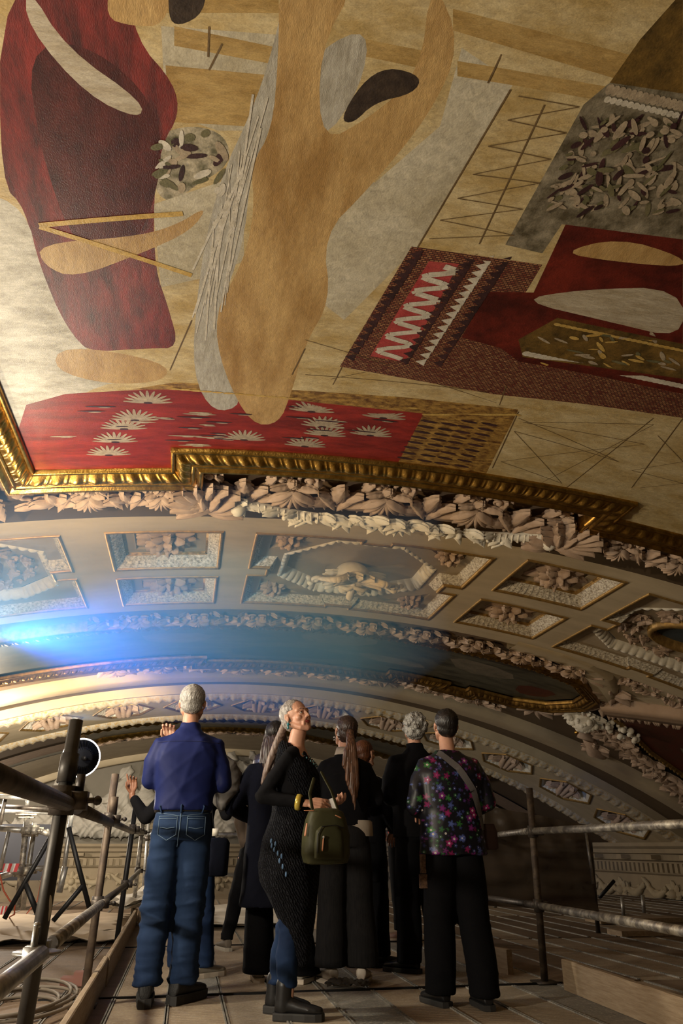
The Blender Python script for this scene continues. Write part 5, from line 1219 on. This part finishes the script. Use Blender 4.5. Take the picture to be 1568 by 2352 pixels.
for x0 in (-.135, .03):
    stitch(g, bt, [(x0, .965), (x0 + .105, .965), (x0 + .105, .865), (x0 + .052, .835), (x0, .865), (x0, .965)], .0022)
    stitch(g, bt, [(x0, .952), (x0 + .105, .952)], .0018); stitch(g, bt, [(x0 + .01, .905), (x0 + .05, .898), (x0 + .095, .905)], .0022)
stitch(g, bt, [(-.15, .985), (-.07, .975), (-.01, .965), (.06, .975), (.15, .985)], .0022); stitch(g, bt, [(-.01, 1.0), (-.012, .90), (-.02, .80)], .0028)
addpart('stitching', g, mat('jean_stitching', (.10, .16, .24), .8))
g = G()
for x in (-.01, -.12, .11): g.limb([onsurf(bt, x, .985, -1, .008), (onsurf(bt, x, 1.01, -1, .03)), onsurf(bt, x, 1.035, -1, .008)] if onsurf(bt, x, 1.035, -1, .008) else [(x, -.12, .98), (x, -.13, 1.03)], .006, n=6)
addpart('belt_loop', g, denim)
bt = bvh(figure.top); g = G(); stitch(g, bt, [(-.19, 1.395), (0, 1.40), (.19, 1.395)], .0022); addpart('yoke_seam', g, mat('dark_navy_thread', (.006, .01, .06), .8))

# grey-haired woman looking up, phone in hands
def P2extra(g):
    pass
def tailfn(g, Rh, hc):
    def q(*a): return tuple(np.array(a))
    b = hc + Rh @ np.array([0, -.115, .0])
    pts = [b, b + np.array([-.03, -.055, -.10]), b + np.array([-.04, -.10, -.20]), b + np.array([-.03, -.13, -.29]), b + np.array([-.02, -.15, -.36])]
    g.limb([hc + Rh @ np.array([0, -.07, .02]), *pts], [.045, .026, .028, .027, .022, .010])
def knit():
    m = mat('dark_ribbed_knit', (.010, .011, .013), .9, spec=.1); nt = m.node_tree; N = nt.nodes
    w = N.new('ShaderNodeTexWave'); w.inputs['Scale'].default_value = 24; w.inputs['Distortion'].default_value = 5; w.inputs['Detail Scale'].default_value = 2.5; w.bands_direction = 'X'
    mp = [n for n in N if n.bl_idname == 'ShaderNodeMapping'][0]; mp.inputs['Rotation'].default_value = (0, .5, .3); nt.links.new(mp.outputs[0], w.inputs[0])
    b = N.new('ShaderNodeBump'); b.inputs['Strength'].default_value = 1.; b.inputs['Distance'].default_value = .012; nt.links.new(w.outputs[1], b.inputs['Height']); nt.links.new(b.outputs[0], N['Principled BSDF'].inputs['Normal'])
    r = N.new('ShaderNodeValToRGB'); r.color_ramp.elements[0].color = (.004, .004, .006, 1); r.color_ramp.elements[1].color = (.016, .017, .021, 1); nt.links.new(w.outputs[1], r.inputs[0]); nt.links.new(r.outputs[0], N['Principled BSDF'].inputs[0]); return m
figure('grey-haired woman in black knit, looking up with a phone in her hands', (.64, 4.80, 0), math.radians(-116), 1.70,
       dict(m=black, z=.95, w=.95, amp=.008, arm=.048, wrist=.033, seed=8, name='top', low=True, k=(14, 14, 22), cuff=.92), dict(m=denim2, w=.84, knee=.064, hemr=.054, hem=.15, amp=.018, seed=6),
       dict(m=shoeblk, sm=soleblk, sole=.038, h=.10, len=.275, boot=True), dict(style='tail', m=silver, extra=[('ponytail', tailfn, hairmat('greying_brown_tail', (.07, .042, .032), (.22, .15, .115)))]), head=(-.50, .30, .12), feminine=True, face=True,
       arms=dict(R=((.205, -.15, 1.155), (.165, .105, 1.115)), L=((-.20, -.03, 1.16), (-.02, .20, 1.11))), legs=dict(R=((.085, .02), .10), L=((-.085, -.10), -.05)),
       hands=dict(R=dict(d=(-.22, 1, -.05), up=(.75, .1, .65), curl=.42, spread=.16), L=dict(d=(.6, .8, .05), up=(-.3, .1, -.9), curl=.5)))
g = G()   # knitted wrap with its long pointed tail
rr = []
for z, cx, cy, rx, ry in ((1.458, 0, -.012, .098, .078), (1.430, 0, -.01, .137, .092), (1.385, 0, -.005, .162, .110), (1.30, 0, 0, .172, .140), (1.18, 0, .005, .158, .14), (1.06, .0, 0, .165, .14), (.92, .01, -.02, .185, .165), (.78, .02, -.025, .19, .185), (.66, .03, -.01, .17, .165), (.55, .04, .02, .14, .125), (.44, .05, .05, .10, .085), (.34, .06, .075, .06, .05), (.26, .065, .085, .03, .025)):
    rr.append(ellring((cx, cy, z), rx, ry, 30, 2.3, tilt=-.55 * max(0, min(1, (z - 1.36) / .06))))
g.rings(rr); P, N, F = g.solid(.010, 3); P = folds(P, N, .016, 4, (12, 12, 4))
q = G(); q.v = [P]; q.f = F; q.m = [0] * len(F); q.n = len(P); kn = addpart('knitted_wrap', q, knit()); bt = BVHTree.FromPolygons([tuple(p) for p in P], F)
g = G(); r9 = random.Random(4)
for x, z in ((-.085, .905), (-.078, .88), (-.055, .89), (-.06, .86), (-.035, .84), (-.02, .80), (.0, .77), (-.01, .825), (.02, .73)):
    c = onsurf(bt, x, z, 1, .002, 0)
    if c: g.ball(c, (.004, .007, .015), n=8)
addpart('knit_openings', g, mat('blue_knit_gap', (.07, .14, .26), .8))
g = G(); hcn = figure.hc; Rh_ = figure.Rh     # jewellery
for k in range(38):
    a = -2.6 + 5.2 * k / 37; c_ = math.cos(a) * .5 + .5; g.ball((.078 * math.sin(a) * (1 - .2 * c_), -.065 + .200 * c_, 1.475 - .135 * c_ ** 1.5), .0062, n=7, mi=k % 2)
addpart('bead_necklace', g, [mat('turquoise_bead', (.09, .22, .24), .3), mat('black_bead', (.01, .01, .012), .3)])
g = G(); e = hcn + Rh_ @ np.array([.086, -.004, -.042]); g.ball(e, .0105, n=12); g.ball(e + np.array([0, 0, -.02]), (.007, .007, .011), n=10); g.limb([e, e + np.array([0, 0, .018])], .0025, n=6); addpart('earring', g, mat('turquoise_stone', (.02, .17, .20), .25))
fr = frame_of(np.array((.165, .105, 1.115)) - np.array((.205, -.15, 1.155)), (0, 0, 1)); c = np.array((.170, .075, 1.12))
g = G(); rr = []
for rad, yy in ((.038, -.017), (.045, -.014), (.048, 0), (.045, .014), (.038, .017), (.036, 0)): rr.append(np.array([c + fr @ np.array([rad * math.cos(a), yy, rad * math.sin(a)]) for a in np.linspace(0, 6.2832, 28, endpoint=False)]))
rr.append(rr[0]); g.rings(rr, False, False); addpart('bangle', g, mat('yellow_bangle', (.50, .36, .05), .25, .3, var=(.62, .48, .10), vs=12))
g = G(); g.box((.085, .225, 1.095), (.012, .145, .075), rot=RX(.25) @ RZ(-.3)); ph = addpart('phone', g, mat('white_phone_shell', (.45, .42, .38), .25), False, parent=False); tag(ph, 'white phone held in the grey-haired woman\'s hands', 'phone')
# olive rucksack hanging in front of her
def rucksack():
    ol = fabric('olive_nylon', (.040, .040, .018), (.055, .053, .025), .5, bs=40, bump=.3, dist=.004); c = at(748, 1918, 4.52)
    t = empty('rucksack', Vector((c.x, c.y, c.z - .14)), 'olive green rucksack with tan leather zip pulls hanging below the woman\'s hands', 'bag')
    g = G(); g.rings([ellring((0, 0, z), w, d, 28, 3.2) for z, w, d in ((-.150, .09, .05), (-.145, .125, .075), (-.10, .138, .085), (0, .132, .085), (.08, .118, .075), (.125, .10, .06), (.14, .06, .035))])
    P, N, F = g.solid(.009, 3); P = folds(P, N, .008, 3, (9, 9, 9)); M = RZ(.18); P = P @ M.T + np.array(c)
    q = G(); q.v = [P]; q.f = F; q.m = [0] * len(F); q.n = len(P); q.build('bag_body', ol, t)
    g = G(); g.rings([ellring((-.01, -.075, z), w, .03, 24, 3.5) for z, w in ((-.125, .07), (-.12, .085), (-.04, .085), (.02, .078), (.045, .05))]); P, N, F = g.solid(.007, 2); P = P @ M.T + np.array(c)
    q = G(); q.v = [P]; q.f = F; q.m = [0] * len(F); q.n = len(P); q.build('front_pocket', ol, t)
    def W(*a): return tuple(M @ np.array(a) + np.array(c))
    g = G(); g.limb([W(-.085, -.104, -.09), W(-.085, -.106, .0), W(-.06, -.108, .042), (W(.02, -.108, .05)), W(.07, -.106, .035)], .003, n=6); g.build('zip', blackst, t)
    tan = mat('tan_leather', (.42, .17, .08), .5)
    for p0, p1 in (((-.055, -.112, -.02), (-.060, -.112, -.075)), ((-.132, -.05, .055), (-.142, -.055, .00)), ((-.145, -.05, .125), (-.10, -.06, .125)), ((.03, -.085, .10), (.055, -.085, .09))): g = G(); g.limb([W(*p0), W(*p1)], [.006, .008], n=8, flat=.5); g.build('zip_pull', tan, t)
    g = G(); g.ball(W(-.053, -.112, -.012), .008, n=10); g.build('zip_slider', steel, t)
    g = G(); g.limb([W(-.08, -.0, .12), W(-.09, .03, .22), W(-.06, .05, .30)], .012, n=8, flat=.4); g.limb([W(.08, .0, .12), W(.05, .05, .24), W(.0, .08, .34)], .012, n=8, flat=.4); g.build('strap', ol, t)
rucksack()

# woman in the floral blouse
def floral():
    m = mat('floral_print_cloth', (.006, .006, .010), .42, spec=.35); nt = m.node_tree; N = nt.nodes; L = nt.links; bs = N['Principled BSDF']
    tc = [n for n in N if n.bl_idname == 'ShaderNodeTexCoord'][0]
    def math_(op, a, b=None, c=None):
        n = N.new('ShaderNodeMath'); n.operation = op
        for i, x in enumerate((a, b, c)):
            if x is None: continue
            if isinstance(x, (int, float)): n.inputs[i].default_value = x
            else: L.new(x, n.inputs[i])
        return n.outputs[0]
    base = None; col = None
    def layer(sc, off, thr, prev, cols, seed):
        mp = N.new('ShaderNodeMapping'); mp.inputs['Location'].default_value = off; mp.inputs['Scale'].default_value = (sc, sc * .35, sc); L.new(tc.outputs['Object'], mp.inputs[0])
        v = N.new('ShaderNodeTexVoronoi'); v.inputs['Scale'].default_value = 1; v.inputs['Randomness'].default_value = .85; L.new(mp.outputs[0], v.inputs[0])
        sub = N.new('ShaderNodeVectorMath'); sub.operation = 'SUBTRACT'; L.new(mp.outputs[0], sub.inputs[0]); L.new(v.outputs['Position'], sub.inputs[1])
        sep = N.new('ShaderNodeSeparateXYZ'); L.new(sub.outputs[0], sep.inputs[0]); an = math_('ARCTAN2', sep.outputs[2], sep.outputs[0])
        pet = math_('ABSOLUTE', math_('COSINE', math_('MULTIPLY', an, 2.5))); rad = math_('MULTIPLY_ADD', pet, thr * .55, thr * .5)
        d = v.outputs['Distance']; mask = math_('LESS_THAN', d, rad); cen = math_('LESS_THAN', d, thr * .27); hal = math_('LESS_THAN', d, thr * .15)
        sp = N.new('ShaderNodeSeparateColor'); L.new(v.outputs['Color'], sp.inputs[0]); cr = N.new('ShaderNodeValToRGB'); cr.color_ramp.interpolation = 'CONSTANT'; e = cr.color_ramp.elements
        for i, (p, c) in enumerate(cols):
            q = e[i] if i < 2 else e.new(p)
            q.position = p; q.color = (*c, 1)
        L.new(sp.outputs[seed], cr.inputs[0])
        fall = math_('SUBTRACT', 1.15, math_('DIVIDE', d, thr * 1.1)); pc = N.new('ShaderNodeVectorMath'); pc.operation = 'SCALE'; L.new(cr.outputs[0], pc.inputs[0]); L.new(fall, pc.inputs['Scale'])
        mx = N.new('ShaderNodeMix'); mx.data_type = 'RGBA'; L.new(mask, mx.inputs[0]); L.new(prev, mx.inputs[6]) if not isinstance(prev, tuple) else setattr(mx.inputs[6], 'default_value', prev); L.new(pc.outputs[0], mx.inputs[7])
        m2 = N.new('ShaderNodeMix'); m2.data_type = 'RGBA'; L.new(cen, m2.inputs[0]); L.new(mx.outputs[2], m2.inputs[6]); m2.inputs[7].default_value = (.55, .55, .62, 1)
        m3 = N.new('ShaderNodeMix'); m3.data_type = 'RGBA'; L.new(hal, m3.inputs[0]); L.new(m2.outputs[2], m3.inputs[6]); m3.inputs[7].default_value = (.55, .38, .12, 1) if seed == 0 else (.03, .03, .12, 1)
        return m3.outputs[2]
    a = layer(30, (3, 1, 2), .40, (.006, .006, .010, 1), [(0, (.05, .06, .20)), (.3, (.03, .12, .04)), (.55, (.10, .04, .20)), (.75, (.16, .20, .45))], 1)
    b = layer(17, (0, 0, 0), .42, a, [(0, (.34, .02, .14)), (.4, (.05, .22, .05)), (.55, (.10, .14, .42)), (.72, (.24, .03, .22)), (.92, (.015, .012, .02))], 0)
    L.new(b, bs.inputs[0]); return m
figure('short-haired woman in dark floral blouse and black trousers, seen from behind at right', (1.665, 4.93, 0), .03, 1.69,
       dict(m=floral(), z=.83, w=1.16, flare=1.16, amp=.012, arm=.070, wrist=.062, seed=12, name='blouse', k=(6, 6, 5), cuff=.60), dict(m=blacktr, w=1.08, knee=.098, hemr=.092, hem=.06, amp=.008, seed=9),
       dict(m=shoeblk, sm=soleblk, sole=.03, h=.085, len=.27), dict(style='short', m=blkhair, big=1.0), head=(-.1, .30, 0), feminine=True, skinm=skin, build=1.14,
       arms=dict(R=((.255, -.03, 1.16), (.18, .20, 1.10)), L=((-.25, -.01, 1.13), (-.16, .19, 1.10))), legs=dict(L=((-.125, .03), .25), R=((.105, -.12), -.05)))
bt = bvh(figure.top); g = G(); ribbon(g, bt, [(-.10, 1.47), (.02, 1.36), (.12, 1.22), (.17, 1.06), (.185, .98)], .046); st_ = addpart('bag_strap', g, fabric('grey_webbing', (.13, .12, .12), None, bs=200))
st_.parent = None; st_.matrix_parent_inverse = Matrix(); 
bag = st_; bag.name = 'shoulder_bag'; tag(bag, 'grey crossbody bag strap with small bag over the floral blouse', 'bag')
g = G(); g.rings([ellring((.26, .03, z), w, .05, 20, 3) for z, w in ((.86, .05), (.87, .07), (.97, .07), (1.02, .05))]); bb = addpart('bag_pouch', g, fabric('brown_bag_leather', (.06, .035, .03), None, .6)); setparent(bb, bag)
g = G(); g.box((-.215, -.02, .78), (.035, .02, .11)); g.box((-.215, -.02, .68), (.05, .03, .08)); kf = addpart('key_fob', g, mat('patterned_brown_strap', (.03, .012, .008), .7, var=(.16, .09, .05), vs=60), False, parent=False); tag(kf, 'brown patterned fob hanging at the hip of the floral blouse woman', 'fob')

# woman with the long ponytail
def pony(g, Rh, hc):
    b = hc + Rh @ np.array([0, -.105, .005]); g.ball(b, .032)
    for dx, k in ((0, 1.), (-.02, .85), (.022, .92), (.008, 1.08), (-.035, .6)):
        g.limb([b, b + np.array([dx * .5, -.06, -.10]), b + np.array([dx * 1.2, -.065, -.24 * k]), b + np.array([dx * 1.7, -.07, -.40 * k]), b + np.array([dx * 1.2 + .01, -.065, -.50 * k])], [.026, .024, .022, .017, .004])
figure('woman with long chestnut ponytail, black jacket and white shirt hem, back turned', (1.14, 5.78, 0), .0, 1.76,
       dict(m=black, z=.98, w=1.0, amp=.006, arm=.060, seed=3, name='jacket'), dict(m=fabric('charcoal_ribbed_cloth', (.010, .010, .011), (.018, .017, .017), .9, bs=60, stretch=(40, 40, 1), vs=3), w=.98, knee=.098, hemr=.110, hem=.10, amp=.006, seed=2),
       dict(m=shoew, sm=shoew, sole=.03, h=.085, len=.27), dict(style='tail', m=brownhair, extra=[('ponytail', pony, ponyhair)]), head=(.12, .22, .06), feminine=True, build=1.05,
       arms=dict(R=((.25, .02, 1.17), (.12, .23, 1.15)), L=((-.24, .02, 1.17), (-.12, .22, 1.15))), legs=dict(L=((-.10, .05), .25), R=((.125, .03), -.35)))
g = G(); g.rings([ellring((.02, -.005, z), w, .118, 30, 2.5) for z, w in ((.915, .178), (.92, .182), (1.01, .176), (1.02, .16))], False, False); g.f = g.f; addpart('shirt_hem', g, fabric('white_cotton', (.42, .36, .29), None, bs=30))
g = G(); g.rings([ellring((0, -.01, z), w, w * .95, 24) for z, w in ((1.475, .082), (1.49, .078), (1.53, .066), (1.525, .062))], False, False); addpart('shirt_collar', g, MATS['white_cotton'])
g = G(); e = figure.hc + figure.Rh @ np.array([-.086, -.005, -.045]); g.ball(e, .008); g.ball(e + np.array([0, 0, -.02]), .006); addpart('earring', g, steel)
# auburn bob with spectacles
figure('auburn-haired person with spectacles and black coat, behind the ponytail woman', (1.46, 6.55, 0), -.5, 1.68,
       dict(m=black, z=.62, w=1.12, flare=1.05, amp=.008, arm=.066, seed=14, name='coat'), dict(m=blacktr, w=1.0, knee=.085, hemr=.08, hem=.08, amp=.006),
       dict(m=mat('black_suede', (.02, .017, .014), .8), sm=soleblk, sole=.03, h=.085), dict(style='bob', m=aubhair), head=(-.35, .12, 0), feminine=True, legs=dict(R=((.12, .02), -.6)))
g = G()
for sx in (-.033, .033): rr = [figure.hc + figure.Rh @ np.array([sx + .024 * math.cos(a), .094, .003 + .019 * math.sin(a)]) for a in np.linspace(0, 6.28, 20)]; g.limb(rr, .0015, n=6)
for sx in (-1, 1): g.limb([figure.hc + figure.Rh @ np.array([sx * .057, .09, .006]), figure.hc + figure.Rh @ np.array([sx * .084, -.005, .012])], .0015, n=6)
addpart('spectacles', g, blackst)
# white-haired man in a black coat
figure('white-haired man in black jacket, standing beyond the floral blouse woman', (1.80, 6.15, 0), .25, 1.86,
       dict(m=black, z=.86, w=1.12, flare=1.05, amp=.009, arm=.07, seed=21, name='jacket', collar=.02), dict(m=blacktr, w=1.02, knee=.088, hemr=.085, hem=.06, amp=.006),
       dict(m=shoeblk, sm=soleblk, sole=.03, h=.09), dict(style='curly', m=greyhair, seed=5), head=(-.45, .25, .05), build=1.12, arms=dict(L=((-.24, .0, 1.15), (-.10, .22, 1.12))), legs=dict(L=((-.09, .05), .5), R=((.12, -.02), -.2)))
# person in red and black farther back
figure('person with pink sneakers and a red sleeve, mostly hidden behind the white-haired man', (2.22, 8.15, 0), .15, 1.70,
       dict(m=mat('red_cloth', (.42, .012, .008), .8, bump=.2), z=1.0, w=1.0, amp=.007, arm=.062, seed=25, name='jumper'), dict(m=blacktr, w=.9, knee=.062, hemr=.05, hem=.10, amp=.006),
       dict(m=mat('pink_leather', (.42, .27, .22), .6), sm=shoew, sole=.03, h=.085), dict(style='bob', m=brownhair), head=(0, .1, 0), feminine=True, arms=dict(L=((-.27, -.02, 1.17), (-.18, .16, 1.05))), legs=dict(L=((-.08, 0), 1.1), R=((.10, .02), -.3)))
# long dark-haired woman in a navy coat
def longh(g, Rh, hc):
    for dx, dy in ((-.045, -.06), (0, -.085), (.045, -.06), (-.07, -.02), (.07, -.02)):
        b = hc + Rh @ np.array([dx * .7, dy * .8, .03]); g.limb([b, b + np.array([dx * .35, dy * .4 - .01, -.12]), b + np.array([dx * .6, dy * .5 - .02, -.28]), b + np.array([dx * .5, dy * .5 - .02, -.42])], [.035, .036, .032, .010])
figure('woman with long dark hair and long navy coat, behind the knit-wearing woman', (.63, 6.02, 0), -.1, 1.74,
       dict(m=navyblack, z=.46, w=1.12, flare=1.22, amp=.010, arm=.075, seed=31, name='coat', k=(7, 7, 3)), dict(m=blacktr, w=1.0, knee=.10, hemr=.115, hem=.05, amp=.006),
       dict(m=shoeg, sm=shoew, sole=.03, h=.085), dict(style='long', m=blkhair, extra=[('long_hair', longh, brownhair)]), head=(-.1, .12, 0), feminine=True, build=1.05,
       arms=dict(L=((-.30, -.02, 1.13), (-.14, .18, 1.04)), R=((.19, -.03, 1.15), (.10, .19, 1.06))), legs=dict(L=((-.06, .0), .1), R=((.26, -.08), -.5)))
# walker with brown shoe
figure('person stepping in black trousers and laced sneaker, hidden behind the navy coat', (.66, 7.55, 0), .2, 1.66,
       dict(m=fabric('taupe_jacket_cloth', (.10, .075, .055), None), z=.9, w=.95, amp=.008, arm=.065, seed=33, name='jacket'), dict(m=blacktr, w=.92, knee=.075, hemr=.06, hem=.09, amp=.01),
       dict(m=mat('brown_sneaker', (.10, .08, .06), .7, bump=.3), sm=shoeg, sole=.03, h=.085), dict(style='short', m=brownhair), feminine=True, arms=dict(L=((-.20, -.02, 1.12), (-.13, -.02, .88))), legs=dict(L=((-.20, .25), .1), R=((.08, .0), 0)), hands=dict(L=dict(d=(0, 0, -1), up=(0, -1, 0))))
# man behind with the raised arm
figure('person in black top raising a hand left of the blue-shirted man', (.06, 6.25, 0), -.05, 1.64,
       dict(m=black, z=.92, w=.98, amp=.008, arm=.058, wrist=.042, seed=35, name='jumper', cuff=.80), dict(m=denim2, w=.92, knee=.08, hemr=.075, hem=.07, amp=.012),
       dict(m=shoeg, sm=shoew, sole=.035, h=.09), dict(style='short', m=brownhair), head=(.1, .2, 0), skinm=skin_d,
       arms=dict(L=((-.40, .02, 1.12), (-.53, .06, 1.29)), R=((.25, 0, 1.15), (.22, .1, 1.2))), legs=dict(R=((.15, .0), -.9), L=((-.06, .05), .1)), hands=dict(L=dict(d=(-.12, .0, 1), up=(-.1, 1, 0), curl=.55, point=True)))
# grey jacket and black camera bag beside him
g = G(); c = at(512, 1795, 6.0); g.rings([ellring((0, 0, z), w, .07, 20) for z, w in ((-.21, .015), (-.16, .06), (-.05, .13), (.06, .14), (.14, .09), (.18, .03))]); P, N, F = g.solid(.009, 2); P = folds(P, N, .022, 6, (14, 14, 16)) + np.array(c)
q = G(); q.v = [P]; q.f = F; q.m = [0] * len(F); q.n = len(P); o = q.build('folded_jacket', fabric('crumpled_grey_nylon', (.08, .075, .07), (.13, .12, .11), .45, bs=30)); tag(o, 'crumpled grey jacket bundled at the elbow of the blue-shirted man', 'jacket')
c = at(497, 1968, 5.9); t = empty('camera_bag', Vector((c.x, c.y, c.z - .12)), 'small black camera bag hanging right of the blue jeans', 'bag')
g = G(); g.rings([ellring((0, 0, z), w, .07, 24, 3.5) for z, w in ((-.125, .06), (-.115, .085), (.09, .09), (.12, .07), (.125, .05))]); g.build('bag_body', fabric('dark_navy_nylon', (.006, .008, .018), None), t, lambda a, b, cc: (a + c.x, b + c.y, cc + c.z))
g = G(); g.limb([c + Vector((-.02, 0, .12)), c + Vector((-.05, 0, .30)), c + Vector((-.10, .02, .70))], .012, n=8, flat=.4); g.build('strap', blacktr, t); g = G(); g.box(c + Vector((-.02, -.03, .16)), (.045, .02, .05)); g.build('tag', white, t)
# scrap of cloth by the deck joint
g = G(); X, Y = np.meshgrid(np.linspace(0, 1, 22), np.linspace(0, 1, 16), indexing='ij'); p = atz(770, 2268, 0)
g.grid(p.x - .07 + .3 * X, p.y + .05 * np.sin(X * 7) + .12 * Y - .08, .015 + .028 * np.abs(np.sin(X * 11 + Y * 5)) * np.sin(np.pi * Y) + .02 * np.abs(np.cos(X * 17 - Y * 8)) * np.sin(np.pi * X)); o = g.build('rag', fabric('grey_rag_cloth', (.07, .065, .055), None)); tag(o, 'small crumpled grey rag on the deck joint behind the black ankle boots', 'rag')
# ---------------------------------------------------------------- added blue haze box imitating lens flare of the lamp
m = bpy.data.materials.new('flare_haze'); m.use_nodes = True; nt = m.node_tree; nt.nodes.clear()
out = nt.nodes.new('ShaderNodeOutputMaterial'); v = nt.nodes.new('ShaderNodeVolumeScatter'); v.inputs['Color'].default_value = (.14, .42, .96, 1); v.inputs['Density'].default_value = .32; v.inputs['Anisotropy'].default_value = .0
nt.links.new(v.outputs[0], out.inputs['Volume'])
g = G(); g.box((.0, 6.7, 2.68), (3.5, 3.5, 1.22)); o = g.build('flare_haze', m, smooth=False); tag(o, 'added blue haze imitating lens flare below the coffered arch', 'haze', kind='stuff')
